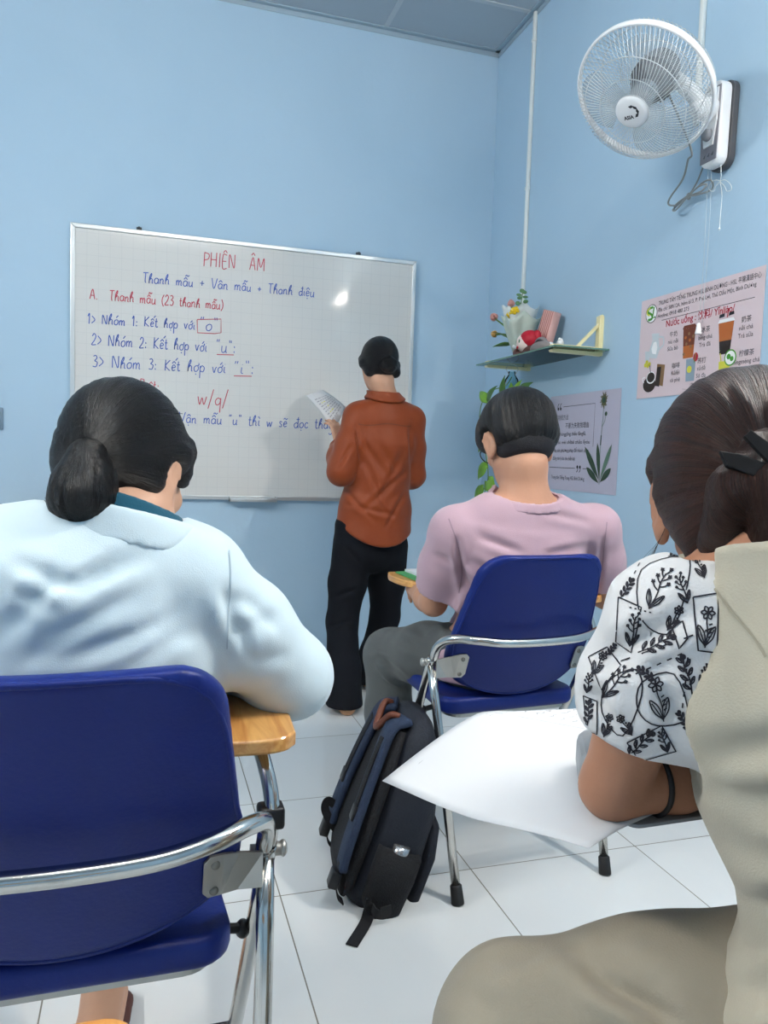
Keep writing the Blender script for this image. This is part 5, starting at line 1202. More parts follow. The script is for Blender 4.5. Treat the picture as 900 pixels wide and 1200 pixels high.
# hair drawn into a low bun
R = rot_to(J['hf'], J['hu']); L = lambda x, y, z: vv(J['head'])+R@np.array([x, y, z])*.94
Hs = Sdf(.012); Hs.ell(L(0, -.018, .034), A3(.084, .098, .092)*.94, R); Hs.ell(L(0, -.05, -.012), A3(.068, .058, .062)*.94, R, .02)
for x in (-1, 1): Hs.chain([L(x*.066, .03, .03), L(x*.076, -.012, .0), L(x*.062, -.045, -.045)], [.02, .018, .022], .015)
Hs.ell(L(0, .13, -.03), A3(.088, .10, .10)*.94, R, .01, 's'); Hs.ell(L(0, -.0, -.120), A3(.10, .07, .05)*.94, R, .01, 's')
bunc = L(.008, -.104, -.028)
solid('hair', Hs, .0045, M_HAIRB, teacher, 1, lambda P, N: .002*ridged(np.stack([np.arctan2((P-vv(bunc))@R[:, 2], (P-vv(bunc))@R[:, 0])*9, P[:, 2]*8, P[:, 0]*8], 1)), attr=flow_about(bunc, R[:, 1], 1.0))
B_ = Sdf(.012); B_.ell(bunc, A3(.040, .030, .036), R); 
for k in range(5):
    a = 2*PI*k/5; p = bunc+R@np.array([.022*math.cos(a), -.008, .022*math.sin(a)]); q = bunc+R@np.array([.022*math.cos(a+1.6), -.02, .022*math.sin(a+1.6)]); B_.cone(p, q, .015, .012, .006)
solid('hair_bun', B_, .004, M_HAIRB, teacher, 1, attr=flow_about(bunc+R@np.array([0, -.02, 0]), R[:, 1], 1.0))
# the loose sheets she holds
pa, pb, pc, pd = at(361, 465, 3.40), at(383, 460, 3.46), at(405, 477, 3.42), at(392, 503, 3.35)
hp_ = empty('paper_sheets', (pa+pc)/2); tag(hp_, 'printed white sheets in the raised left hand of the woman at the board', 'paper')
for k in range(3):
    mb = MB(); vs = []; o_ = V((-.004*k, .004*k, .003*k)); 
    for j in range(9):
        for i in range(9):
            u, v = i/8, j/8; p = (pa*(1-u)+pb*u)*(1-v)+(pd*(1-u)+pc*u)*v; p = p+V((0, -.010*math.sin(PI*u)*(1+.5*k), .004*math.sin(PI*v)))+o_*(1+u); vs.append(p-hp_.location)
    mb.add(vs, [[j*9+i, j*9+i+1, (j+1)*9+i+1, (j+1)*9+i] for j in range(8) for i in range(8)], 0, True); so_ = mb.build('sheet', M_PAPER, hp_); so_.modifiers.new('s', 'SOLIDIFY').thickness = .0008
mb = MB(); my = MB(); rg = random.Random(2)
def onp(u, v): p = (pa*(1-u)+pb*u)*(1-v)+(pd*(1-u)+pc*u)*v; return p+V((-.002, -.010*math.sin(PI*u)-.0035, .004*math.sin(PI*v)+.001))-hp_.location
for r in range(9):
    v = .14+.085*r; u = .16
    while u < .85:
        du = rg.uniform(.05, .14); q = (mb, my)[1 if (r in (2, 4, 6) and .3 < u < .5) else 0]; q.add([onp(u, v), onp(min(u+du, .9), v), onp(min(u+du, .9), v+.025), onp(u, v+.025)], [[0, 1, 2, 3]]); u += du+.04
mb.build('print', M_INKG, hp_); my.build('highlight', M_YEL, hp_)
# ---- the man in the pink T-shirt
M_PINKT = cloth_mat('mauve_jersey', 'b79aa6', .9, (500, .12), .2, (6, .03)); M_GREYT = cloth_mat('grey_trouser_cloth', '545858', .85, (420, .12), .15)
J = dict(head=at(606, 519, 1.82), hf=(-.02, .90, -.42), hu=(.0, .42, .9), neck=at(615, 586, 1.775), chest=V((.93, 1.80, .83)), waist=V((.932, 1.865, .68)), pelvis=V((.935, 1.90, .545)), side=(1, .07, 0),
         sh=[at(534, 624, 1.80), at(697, 620, 1.80)], el=[at(508, 706, 1.92), at(709, 698, 1.86)], wr=[at(486, 690, 2.13), V((1.13, 2.10, .765))],
         hand=[((.35, .75, -.10), (.25, .1, -.95), .55, -1), ((-.6, .75, -.05), (-.2, -.1, -.95), .5, 1)],
         hip=[V((.855, 1.90, .53)), V((1.015, 1.90, .53))], kn=[at(456, 766, 2.24), V((1.10, 2.28, .50))], an=[V((.73, 2.20, .085)), V((1.10, 2.24, .085))], toe=[V((.69, 2.36, .028)), V((1.14, 2.41, .028))], ear=1.12)
man, msd = make_person('person', 'man in a mauve pink T-shirt and grey trousers sitting on a blue chair', J, 1.0, M_SKINM, .006, False)
eyes(man, J, 1.0)
S = Sdf(.03)
up = V(J['neck'])*.62+V(J['chest'])*.38
S.slabs([V((.935, 1.905, .50)), V((.935, 1.895, .56)), V((.932, 1.865, .68)), V((.930, 1.80, .83)), up, V(J['neck'])+V((0, 0, -.020))], [(.178, .135), (.172, .130), (.166, .122), (.178, .122), (.150, .092), (.062, .056)], J['side'], .035)
for i in (0, 1):
    sh, el = V(J['sh'][i]), V(J['el'][i]); S.cone(V(J['neck'])+V((0, 0, -.04)), sh, .050, .062, .045); S.chain([sh, sh*.55+el*.45, sh*.12+el*.88], [.064, .064, .064], .03)
    S.clip_near(sh*.22+el*.78, el-sh, el, .13)
    S.cone(sh*.30+el*.70, el, .054, .056, .003, 's')
S.clip_near(V(J['neck'])+V((0, -.006, .004)), (0, -.28, 1), V(J['neck'])+V((0, 0, .10)), .13)
S.plane((0, 0, .470), (0, 0, -1))
tl = []
Lsh, Rsh = J['sh']
for (a, b, wd, dp) in (((560, 628), (612, 648), .010, .005), ((548, 655), (600, 690), .012, .006), ((540, 668), (575, 735), .012, .008), ((552, 700), (535, 745), .010, .009), ((560, 715), (530, 762), .010, .010), ((575, 720), (545, 775), .010, .007), ((640, 600), (690, 612), .010, .004), ((690, 640), (640, 650), .010, .005), ((535, 632), (545, 690), .008, .008), ((706, 632), (700, 690), .008, .006), ((510, 650), (530, 660), .008, .003)):
    tl.append((a, b, wd, dp))
tshirt = solid('t_shirt', S, .006, M_PINKT, man, 1, folds(1, .0035, (9, 9, 5), 21, tl), guard=skip_neck(msd, J))
neck_band('collar', msd, V(J['neck'])+V((0, -.006, .004)), (0, -.28, 1), .011, .009, .0042, M_PINKT, tshirt, .10)
mat('pink_seam', '9b8290', .8)
for i, q in enumerate((((526, 608), (537, 640), (541, 668), (538, 695)), ((711, 612), (708, 640), (706, 668)))):
    surf_strip(tshirt, [(CP, at(p.x, p.y, 1.6)-CP) for p in spline([(a, b, 0) for a, b in q], 8)], .003, MATS['pink_seam'], 'sleeve_seam', tshirt)
Tr = Sdf(.03); Tr.slabs([V((.935, 1.89, .60)), V((.935, 1.90, .54))], [(.150, .115), (.165, .13)], J['side'], .03)
for i in (0, 1):
    hp, kn, an = V(J['hip'][i]), V(J['kn'][i]), V(J['an'][i]); Tr.chain([hp, hp*.5+kn*.5, kn], [.092, .088, .074], .035); Tr.chain([kn, kn*.5+an*.5, V((an.x, an.y, .05))], [.074, .068, .060], .03)
Tr.plane((0, 0, .062), (0, 0, -1)); Tr.plane((0, 0, .60), (0, 0, 1)); Tr.plane((0, 0, .458), (0, 0, -1)); Tr.ops.pop()
tl = [((452, 735), (490, 760), .014, .006), ((445, 770), (480, 800), .010, .010), ((450, 782), (478, 806), .008, .010), ((470, 720), (500, 745), .014, .005)]
solid('trousers', Tr, .006, M_GREYT, man, 1, folds(1, .004, (8, 8, 5), 31, tl), guard=skip_neck(msd, J))
for i in (0, 1):
    F_ = Sdf(.015); an, toe = V(J['an'][i]), V(J['toe'][i]); hl = an+(an-toe)*.3
    F_.cone((hl.x, hl.y, .036), (toe.x, toe.y, .03), .038, .034); F_.cone((hl.x, hl.y, .03), (an.x, an.y, .07), .036, .042); F_.plane((0, 0, .001), (0, 0, -1)); F_.plane((0, 0, .085), (0, 0, 1))
    solid('shoe', F_, .005, mat('dark_shoe', '2a2b2e', .6) if i == 0 else MATS['dark_shoe'], man, 1)
R = rot_to(J['hf'], J['hu']); L = lambda x, y, z: vv(J['head'])+R@np.array([x, y, z])
Hs = Sdf(.012); Hs.ell(L(0, -.016, .044), A3(.096, .112, .094), R); Hs.ell(L(0, -.040, .000), A3(.090, .078, .058), R, .02)
for x in (-1, 1): Hs.ell(L(x*.072, .02, .03), A3(.022, .05, .045), R, .02); Hs.ell(L(x*.094, -.006, -.012), A3(.030, .034, .046), R, .006, 's')
Hs.ell(L(0, .15, -.03), A3(.095, .10, .11), R, .012, 's'); Hs.ell(L(0, -.04, -.105), A3(.12, .13, .060), R, .008, 's')
crown = L(.01, -.05, .13)
hr = flow_about(crown, R[:, 2], 1.0)
solid('hair', Hs, .0045, M_HAIRB, man, 1, lambda P, N: .0035*ridged(hr(P)*np.array([9, .5, .5])), attr=hr)
U_ = Sdf(.012); U_.ell(L(0, -.036, -.022), A3(.079, .074, .058), R); U_.ell(L(0, .10, -.02), A3(.12, .11, .12), R, .006, 's')
for x in (-1, 1): U_.ell(L(x*.09, .005, -.01), A3(.026, .032, .045), R, .006, 's')
U_.ell(L(0, -.05, -.118), A3(.12, .09, .055), R, .012, 's')
solid('hair_undercut', U_, .0045, mat('cropped_hair', '14141a', .7, bump=(500, .5)), man, 1)
gl = MB()
for x in (-1, 1):
    gl.tube(spline([V(tuple(L(x*.070, .075, .012)))-man.location, V(tuple(L(x*.078, .03, .012)))-man.location, V(tuple(L(x*.079, -.01, .014)))-man.location, V(tuple(L(x*.077, -.03, -.004)))-man.location], 5), .0018, 7)
    gl.tube([V(tuple(L(x*.036+.026*math.cos(2*PI*k/24), .104-.008*abs(math.cos(2*PI*k/24)), .006+.02*math.sin(2*PI*k/24))))-man.location for k in range(24)], .0015, 6, closed=True)
gl.tube([V(tuple(L(-.010, .105, .010)))-man.location, V(tuple(L(.010, .105, .010)))-man.location], .0015, 6); gl.build('glasses', M_BLACKPL, man)

# ---- the student in the light blue jacket
M_JACK = cloth_mat('pale_blue_fleece', 'd0e2ea', .9, (700, .10), .25, (4, .02)); M_TEAL = cloth_mat('teal_lining', '0b4d62', .8, (300, .1)); M_SHORT = cloth_mat('dark_shorts', '2c3038', .85)
J = dict(head=at(147, 552, 1.075), hf=(.50, .78, -.36), hu=(.16, .28, .94), neck=V((-.030, 1.020, .958)), chest=V((-.082, 1.035, .80)), waist=V((-.085, 1.10, .66)), pelvis=V((-.085, 1.14, .545)), side=(1, .02, 0),
         sh=[V((-.245, 1.02, .920)), V((.058, 1.02, .898))], el=[V((-.36, 1.13, .765)), at(340, 792, 1.075)], wr=[V((-.20, 1.33, .745)), V((.06, 1.30, .745))],
         hand=[((.7, .6, -.05), (.2, -.1, -.95), .45, -1), ((-.6, .7, -.03), (-.2, -.1, -.95), .45, 1)],
         hip=[V((-.165, 1.14, .53)), V((-.005, 1.14, .53))], kn=[V((-.20, 1.52, .50)), V((.0, 1.50, .50))], an=[V((-.21, 1.70, .085)), at(111, 1186, 1.26)], toe=[V((-.22, 1.86, .028)), V((-.05, 1.47, .028))], hs=.96)
J['an'][1].z = .09; J['an'][1].x = -.073
stu, ssd = make_person('person', 'student with a low ponytail in a light blue jacket on the nearest blue chair', J, .98, M_SKIN, .006)
eyes(stu, J, .94)
S = Sdf(.03)
def cap_body(sdb, off, zlo, zhi): return (lambda P: np.maximum(sdb(P)-off, np.maximum(zlo-P[:, 2], P[:, 2]-zhi)))
up = V((-.075, 1.015, .890))
S.slabs([V((-.085, 1.14, .50)), V((-.085, 1.13, .57)), V((-.084, 1.09, .68)), V((-.082, 1.035, .80)), up, V((-.045, 1.015, .948))], [(.180, .140), (.188, .140), (.182, .135), (.172, .128), (.155, .105), (.075, .070)], J['side'], .04)
for i in (0, 1):
    sh, el, wr = V(J['sh'][i]), V(J['el'][i]), V(J['wr'][i]); S.cone(V((-.045, 1.015, .918)), sh, .062, .060, .05); S.chain([sh, sh*.5+el*.5, el], [.062, .062, .056], .04); S.chain([el, el*.5+wr*.5, el*.08+wr*.92], [.056, .053, .042], .03)
    S.clip_near(el*.06+wr*.94, wr-el, wr, .09)
S.clip_near(V((-.034, 1.01, .980)), (.22, .16, 1), V((-.03, 1.02, 1.07)), .12)
S.plane((0, 0, .50), (0, 0, -1))
# nothing of the sleeves sinks into the tablet
S.plane((0, 0, .712), (0, 0, -1)); S.ops.pop()
tl = []
for (a, b, wd, dp) in (((20, 660), (90, 690), .010, .005), ((8, 740), (70, 668), .012, .006), ((30, 775), (130, 715), .012, .006), ((55, 778), (180, 735), .012, .006), ((80, 700), (165, 640), .012, .006), ((100, 680), (180, 652), .012, .005), ((150, 780), (230, 735), .012, .004), ((262, 690), (275, 745), .010, .008), ((268, 700), (300, 715), .012, .006), ((280, 740), (330, 720), .012, .005), ((215, 700), (180, 760), .016, .004), ((290, 780), (340, 765), .012, .004)):
    tl.append((a, b, wd, dp))
tl = [(a, b, wd*.85, dp*.62) for a, b, wd, dp in tl]+[((30, 700), (120, 672), .007, .002), ((15, 690), (70, 720), .007, .002), ((60, 745), (150, 700), .008, .0025), ((110, 770), (200, 722), .008, .002), ((276, 720), (292, 770), .007, .003), ((290, 700), (330, 745), .008, .002)]
jacket = solid('jacket', S, .006, M_JACK, stu, 1, folds(1, .0028, (5, 5, 8), 41, tl), guard=skip_neck(ssd, J))
surf_strip(jacket, [(CP, at(p.x, p.y, .8)-CP) for p in spline([(268, 645, 0), (270, 680, 0), (267, 720, 0), (266, 760, 0)], 8)], .0018, mat('jacket_seam', 'b2c6d2', .9), 'armhole_seam', jacket)
neck_band('collar', ssd, V((-.030, 1.016, .966)), (.22, .16, 1), .021, .017, .006, M_JACK, jacket, .092, .004, .05)
neck_band('teal_collar', ssd, V((-.029, 1.020, .984)), (.34, .25, 1), .015, .009, .005, M_TEAL, jacket, .078, .004)
Tr = Sdf(.03); Tr.slabs([V((-.085, 1.12, .60)), V((-.085, 1.14, .54))], [(.15, .12), (.165, .13)], J['side'], .03)
for i in (0, 1): hp, kn = V(J['hip'][i]), V(J['kn'][i]); Tr.chain([hp, hp*.5+kn*.5, kn], [.09, .084, .072], .03)
for i in (0, 1): kn, an = V(J['kn'][i]), V(J['an'][i]); Tr.clip_near(kn*.97+an*.03+V((0, .02, 0)), (an-kn), an, .45)
solid('shorts', Tr, .007, M_SHORT, stu, 1, folds(1, .003, (8, 8, 5), 61))
for i in (0, 1):
    F_ = Sdf(.012); an, toe = V(J['an'][i]), V(J['toe'][i]); hl = an+(an-toe)*.2; F_.cone((hl.x, hl.y, .008), (toe.x, toe.y, .008), .038, .036); F_.plane((0, 0, .014), (0, 0, 1)); F_.plane((0, 0, .001), (0, 0, -1)); solid('sandal_sole', F_, .004, M_DBR, stu, 1)
R = rot_to(J['hf'], J['hu']); sc = .94; L = lambda x, y, z: vv(J['head'])+R@np.array([x, y, z])*sc
Hs = Sdf(.012); Hs.ell(L(0, -.016, .036), A3(.081, .098, .090)*sc, R); Hs.ell(L(0, -.05, -.008), A3(.070, .058, .060)*sc, R, .02)
for x in (-1, 1): Hs.chain([L(x*.058, .046, .052), L(x*.072, .012, .026), L(x*.064, -.035, -.028)], [.016, .014, .018], .015); Hs.ell(L(x*.066, .045, .020), A3(.009, .016, .030)*sc, R, .01)
Hs.ell(L(0, .13, -.02), A3(.088, .095, .10)*sc, R, .01, 's'); Hs.ell(L(.0, -.02, -.115), A3(.10, .10, .055)*sc, R, .01, 's')
for x in (-1, 1): Hs.ell(L(x*.094, -.004, -.012), A3(.022, .022, .032)*sc, R, .006, 's')
tie = at(103, 537, .985); tdir = (tie-J['head']).normalized()
hr = flow_about(tie, tdir, 1.0)
hairo = solid('hair', Hs, .0045, M_HAIRB, stu, 1, lambda P, N: .0022*ridged(hr(P)*np.array([9, .3, .3])), attr=hr)
B_ = Sdf(.012); b0 = tie; B_.chain([tie+(V(J['head'])-tie)*.22, tie, at(100, 560, .975), at(97, 583, .965), at(98, 604, .970)], [.024, .019, .027, .034, .020], .012)
B_.chain([tie, at(86, 566, .975), at(77, 590, .97)], [.016, .020, .017], .012); B_.chain([tie, at(111, 562, .975), at(119, 587, .972)], [.016, .020, .016], .012)
pr_ = flow_about(tie, (0.05, -.25, -1), 1.0)
solid('ponytail', B_, .0045, M_HAIRB, stu, 1, lambda P, N: .0025*ridged(pr_(P)*np.array([7, .3, .3])), attr=pr_)
mb = MB(); e1 = V((.2, -.4, -.9)).normalized(); M_ = zto(tie-stu.location, e1); mb.tube([M_ @ V((.0205*math.cos(2*PI*k/24), .0205*math.sin(2*PI*k/24), .004)) for k in range(24)], .004, 8, closed=True); mb.build('hair_tie', M_BLACKPL, stu)
rg = random.Random(8); rt = []
for k in range(26):
    a = rg.uniform(0, 2*PI); p = at(97+38*math.cos(a), 578+40*math.sin(a), .955); q = p+V((rg.uniform(-.02, .02), rg.uniform(-.01, .01), rg.uniform(-.03, .02))); rt.append([tie+(p-tie)*.6, p, q])
for k in range(14): u = rg.uniform(0, 1); p = at(90+110*u, 489-12*math.sin(PI*u), 1.05); rt.append([p, p+V((rg.uniform(-.01, .01), 0, .004)), p+V((rg.uniform(-.025, .02), 0, rg.uniform(-.004, .01)))])
strands('loose_hairs', rt, M_HAIRB, stu, .00035)

# ---- the woman in the beige vest
M_VEST = cloth_mat('beige_suiting', 'b4ad9b', .8, (500, .14), .2, (6, .03)); M_PANTS = cloth_mat('taupe_suiting', '989080', .82, (500, .14), .2, (6, .03)); M_PRINT = cloth_mat('white_cotton', 'd9d8d8', .85, (450, .1), .1); M_LINE = mat('black_line_print', '23222b', .85)
SD = V((.93, -.36, 0)).normalized()
J = dict(head=at(870, 584, .665), hf=(.52, .80, -.32), hu=(.12, .28, .95), neck=at(892, 684, .570), chest=V((.62, .515, .79)), waist=V((.635, .48, .66)), pelvis=V((.635, .455, .545)), side=tuple(SD),
         sh=[at(792, 722, .590), V((.735, .46, .895))], el=[at(717, 922, .64), V((.88, .62, .76))], wr=[V((.71, .665, .752)), V((.80, .86, .748))],
         hand=[((.85, .45, -.03), (.2, -.1, -.95), .4, -1), ((-.55, .8, -.02), (-.2, -.1, -.95), .4, 1)],
         hip=[V((.60, .55, .540)), V((.70, .47, .525))], kn=[V((.368, .650, .484)), V((.93, .70, .50))], an=[V((.33, .70, .085)), V((.95, .72, .085))], toe=[V((.28, .84, .028)), V((1.02, .85, .028))], hs=.98, ear=1.16, er=.031)
wom, wsd = make_person('person', 'woman in a beige vest over a patterned white blouse, seen from behind', J, .96, M_SKINW, .0055)
eyes(wom, J, .95)
up = V(J['neck'])*.55+V(J['chest'])*.45
# blouse
S = Sdf(.03); S.slabs([V((.625, .515, .83)), V((.62, .515, .85)), up, V(J['neck'])+V((0, 0, -.01))], [(.125, .095), (.130, .095), (.130, .085), (.055, .052)], J['side'], .035)
for i in (0, 1):
    sh, el = V(J['sh'][i]), V(J['el'][i]); S.cone(V(J['neck'])+V((0, 0, -.030)), sh, .046, .050, .04); S.chain([sh, sh*.6+el*.4, sh*.34+el*.66], [.054, .060, .049], .03)
    S.clip_near(sh*.36+el*.64, (el-sh), el, .125); S.cone(sh*.40+el*.60, el, .048, .056, .003, 's')
for i in (0, 1):
    sh = vv(J['sh'][i])*.75+vv(J['el'][i])*.25; S.add(lambda P, sh=sh: np.maximum(wsd(P)-.012, np.linalg.norm(P-sh, axis=1)-.085), sh-.13, sh+.13, 'u', .012)
S.clip_near(V(J['neck'])+V((0, 0, .022)), (0, .2, 1), V(J['neck'])+V((0, 0, .11)), .12); S.plane((0, 0, .70), (0, 0, -1))
tl = []
for (a, b, wd, dp) in (((710, 762), (790, 742), .010, .007), ((700, 775), (780, 778), .010, .006), ((745, 700), (765, 760), .012, .005), ((700, 815), (715, 850), .008, .006), ((775, 800), (795, 850), .010, .006), ((730, 755), (820, 715), .010, .005), ((760, 790), (800, 760), .010, .004), ((690, 830), (712, 800), .009, .005)):
    tl.append((a, b, wd, dp))
blouse = solid('blouse', S, .005, M_PRINT, wom, 1, folds(1, .003, (10, 10, 7), 71, tl), guard=skip_neck(wsd, J))
# the line-drawn plants printed on the blouse, laid on its surface
bvb = BVHTree.FromPolygons([v.co.copy() for v in blouse.data.vertices], [list(p.vertices) for p in blouse.data.polygons]); LW = wom.location
pm = MB()
def draw(path, wd=.0014, closed=False, straight=False):
    P = [V((a, b, 0)) for a, b in path]
    if straight: Q = P+[P[0]]; P = [Q[i].lerp(Q[i+1], k/6) for i in range(len(Q)-1) for k in range(6)]
    else: P = spline(P, 4, closed) if len(P) > 2 else [P[0].lerp(P[-1], k/5) for k in range(6)]
    if closed: P.append(P[0])
    run = []
    def flush():
        nonlocal run
        if len(run) > 1:
            vs = []
            for i, (p, n) in enumerate(run):
                t = run[min(i+1, len(run)-1)][0]-run[max(i-1, 0)][0]; b = t.cross(n); b = b.normalized()*wd/2 if b.length > 1e-9 else V((wd/2, 0, 0)); vs += [p+b, p-b]
            pm.add(vs, [[2*i, 2*i+1, 2*i+3, 2*i+2] for i in range(len(run)-1)])
        run = []
    for q in P:
        h = bvb.ray_cast(CP-LW, (at(q.x, q.y, .6)-CP).normalized())
        if h[0] is None: flush(); continue
        p = h[0]+h[1]*.0007
        if run and (run[-1][0]-p).length > .02: flush()
        run.append((p, h[1]))
    flush()
def motif(cx, cy, s, a, kind, rg):
    ca, sa = math.cos(a), math.sin(a)
    T_ = lambda x, y: (cx+s*(x*ca-y*sa), cy-s*(x*sa+y*ca))
    st = [T_(0, -1), T_(.06, -.3), T_(-.03, .3), T_(.02, .75)]; draw(st)
    if kind == 0:      # branching sprig with flower heads and two leaves
        for k in range(6):
            y = -.1+.16*k; x = (.36-.04*k)*(1 if k % 2 else -1); draw([T_(0, y), T_(x*.6, y+.12), T_(x, y+.28)])
            for q in range(5): an = 2*PI*q/5; draw([T_(x, y+.28), T_(x+.1*math.cos(an), y+.30+.1*math.sin(an))], .0016)
        for x in (-1, 1): draw([T_(0, -.95), T_(x*.3, -.6), T_(x*.38, -.2), T_(x*.12, -.5), T_(0, -.95)]); draw([T_(0, -.95), T_(x*.2, -.55), T_(x*.34, -.28)], .0012)
    elif kind == 1:    # leafy stem
        for k in range(7):
            y = -.75+.22*k; x = .32*(1 if k % 2 else -1); draw([T_(0, y), T_(x*.5, y+.26), T_(x, y+.34), T_(x*.7, y+.1), T_(0, y)]); draw([T_(0, y), T_(x*.8, y+.27)], .0012)
        for q in range(6): an = 2*PI*q/6; draw([T_(.02+.12*math.cos(an+t), .88+.12*math.sin(an+t)) for t in (-.5, 0, .5)]+[T_(.02, .88)])
    else:              # flower with petals and a broad leaf
        for q in range(6):
            an = 2*PI*q/6; c, d = math.cos(an), math.sin(an); draw([T_(0, .7), T_(.18*c-.1*d, .7+.18*d+.1*c), T_(.34*c, .7+.34*d), T_(.18*c+.1*d, .7+.18*d-.1*c), T_(0, .7)])
        for q in range(8): an = 2*PI*q/8; draw([T_(.05*math.cos(an), .7+.05*math.sin(an)), T_(.09*math.cos(an), .7+.09*math.sin(an))], .0016)
        for x in (-1, 1): draw([T_(0, -.9), T_(x*.34, -.5), T_(x*.42, .05), T_(x*.1, -.3), T_(0, -.9)]); draw([T_(.0, -.9), T_(x*.36, -.1)], .0012)
        for k in range(4): draw([T_(.1, -.5+.2*k), T_(.26, -.42+.2*k)], .0014)
rg = random.Random(21)
for (x, y, s, a, k) in ((772, 690, 26, -.45, 0), (742, 738, 20, -.2, 0), (770, 755, 24, -1.15, 1), (828, 735, 24, -.1, 2), (805, 790, 24, .25, 1), (722, 800, 24, -.75, 0), (702, 778, 15, -.5, 2), (772, 820, 26, .2, 2), (750, 872, 22, -.85, 1), (690, 835, 15, -.1, 1), (820, 665, 14, .4, 2), (795, 648, 13, -1.2, 1), (778, 868, 14, .3, 0), (765, 905, 10, 0, 2), (716, 762, 10, -.7, 1), (733, 850, 14, .6, 2), (790, 725, 16, -.5, 2), (800, 690, 18, .3, 0), (758, 790, 14, .9, 1), (712, 850, 14, -.3, 2), (735, 690, 14, -.6, 1), (826, 790, 14, -.4, 0), (802, 845, 14, .5, 1), (690, 800, 12, -.2, 0)): motif(x, y, s, a, k, rg)
for fr_ in ([(752, 668), (800, 652), (808, 672), (790, 735), (772, 742), (750, 720)], [(725, 700), (752, 712), (740, 765), (722, 752)], [(812, 700), (842, 695), (840, 765), (818, 762)], [(712, 800), (745, 785), (752, 815), (730, 862), (706, 835)], [(690, 770), (712, 758), (728, 780), (705, 808)],
            [(752, 800), (790, 790), (806, 840), (770, 850), (748, 832)], [(735, 870), (775, 850), (792, 880), (750, 892)], [(788, 735), (800, 728), (806, 748), (796, 760)], [(684, 815), (700, 822), (700, 860), (688, 856)]): draw(fr_, .0014, True, len(fr_) == 4)
for (a, b) in (((750, 660), (730, 700)), ((728, 775), (838, 735)), ((745, 790), (800, 765)), ((806, 770), (800, 830)), ((738, 712), (764, 718))):
    n = 9
    for k in range(n):
        if k % 2 == 0: draw([(a[0]+(b[0]-a[0])*k/n, a[1]+(b[1]-a[1])*k/n), (a[0]+(b[0]-a[0])*(k+.9)/n, a[1]+(b[1]-a[1])*(k+.9)/n)], .0014)
pm.build('plant_print', M_LINE, blouse)
# vest
S = Sdf(.03); S.slabs([V((.640, .455, .50)), V((.640, .460, .56)), V((.660, .480, .66)), V((.628, .51, .79)), up, V(J['neck'])+V((0, 0, .038))], [(.165, .135), (.155, .130), (.128, .118), (.140, .118), (.138, .105), (.082, .072)], J['side'], .035)
for i, sx in ((0, -1), (1, 1)): S.cone(V(J['neck'])+V((0, 0, -.020))+SD*sx*.03, V(J['neck'])+V((0, 0, -.040))+SD*sx*.085, .054, .050, .03)
for i in (0, 1):   # armholes
    sh, el = V(J['sh'][i]), V(J['el'][i]); c = sh*.86+el*.14+SD*(-.01, .01)[i]; S.cone(c+SD*(-.004, .004)[i]+V((0, 0, .07)), c+V((0, 0, -.10)), .058, .060, .006, 's'); S.cone(c, c+SD*(-.1, .1)[i], .07, .09, .006, 's')
S.clip_near(V(J['neck'])+V((0, 0, .033)), (0, .25, 1), V(J['neck'])+V((0, 0, .12)), .125); S.plane((0, 0, .47), (0, 0, -1))
tl = []
for (a, b, wd, dp) in (((815, 890), (990, 862), .014, .004), ((812, 925), (990, 940), .012, .005), ((822, 965), (985, 950), .014, .004), ((832, 985), (990, 1020), .013, .005), ((835, 1062), (885, 1098), .010, .007), ((838, 1085), (985, 1040), .016, .005), ((835, 1120), (985, 1095), .012, .004), ((840, 1160), (985, 1150), .014, .005), ((880, 690), (875, 860), .02, .003)):
    tl.append((a, b, wd, dp))
vest = solid('vest', S, .0055, M_VEST, wom, 1, folds(1, .0025, (4, 4, 10), 81, tl), guard=skip_neck(wsd, J))
surf_strip(vest, [(CP, at(p.x, p.y, .6)-CP) for p in spline([(838, 690, 0), (860, 720, 0), (882, 745, 0), (898, 770, 0)], 8)], .002, mat('vest_seam', '9b9482', .85), 'back_seam', vest)
# trousers
Tr = Sdf(.035); Tr.slabs([V((.645, .455, .58)), V((.640, .46, .54))], [(.130, .115), (.150, .13)], J['side'], .03)
for i in (0, 1):
    hp, kn, an = V(J['hip'][i]), V(J['kn'][i]), V(J['an'][i]); Tr.chain([hp, hp*.5+kn*.5, kn], [.096, .092, .080], .04); Tr.chain([kn, kn*.5+an*.5, V((an.x, an.y, .05))], [.084, .085, .09], .03)
Tr.plane((0, 0, .05), (0, 0, -1)); Tr.plane((0, 0, .62), (0, 0, 1))
tl = [((690, 1120), (790, 1180), .016, .004), ((700, 1140), (795, 1195), .012, .003), ((640, 1098), (705, 1128), .014, .004), ((690, 1130), (770, 1168), .014, .005), ((730, 1140), (800, 1190), .010, .004), ((780, 1090), (700, 1105), .018, .004), ((560, 1130), (650, 1110), .016, .004), ((700, 1128), (803, 1188), .009, -.007), ((690, 1142), (798, 1200), .010, .005), ((540, 1150), (580, 1195), .016, .005)]
solid('trousers', Tr, .0055, M_PANTS, wom, 1, folds(1, .005, (7, 7, 6), 91, tl), guard=skip_neck(wsd, J))
for i in (0, 1):
    F_ = Sdf(.012); an, toe = V(J['an'][i]), V(J['toe'][i]); hl = an+(an-toe)*.2; F_.cone((hl.x, hl.y, .034), (toe.x, toe.y, .024), .036, .030); F_.cone((hl.x, hl.y, .03), (an.x, an.y, .05), .034, .036); F_.plane((0, 0, .001), (0, 0, -1)); F_.plane((0, 0, .055), (0, 0, 1)); solid('shoe', F_, .005, MATS['tan_shoe'], wom, 1)
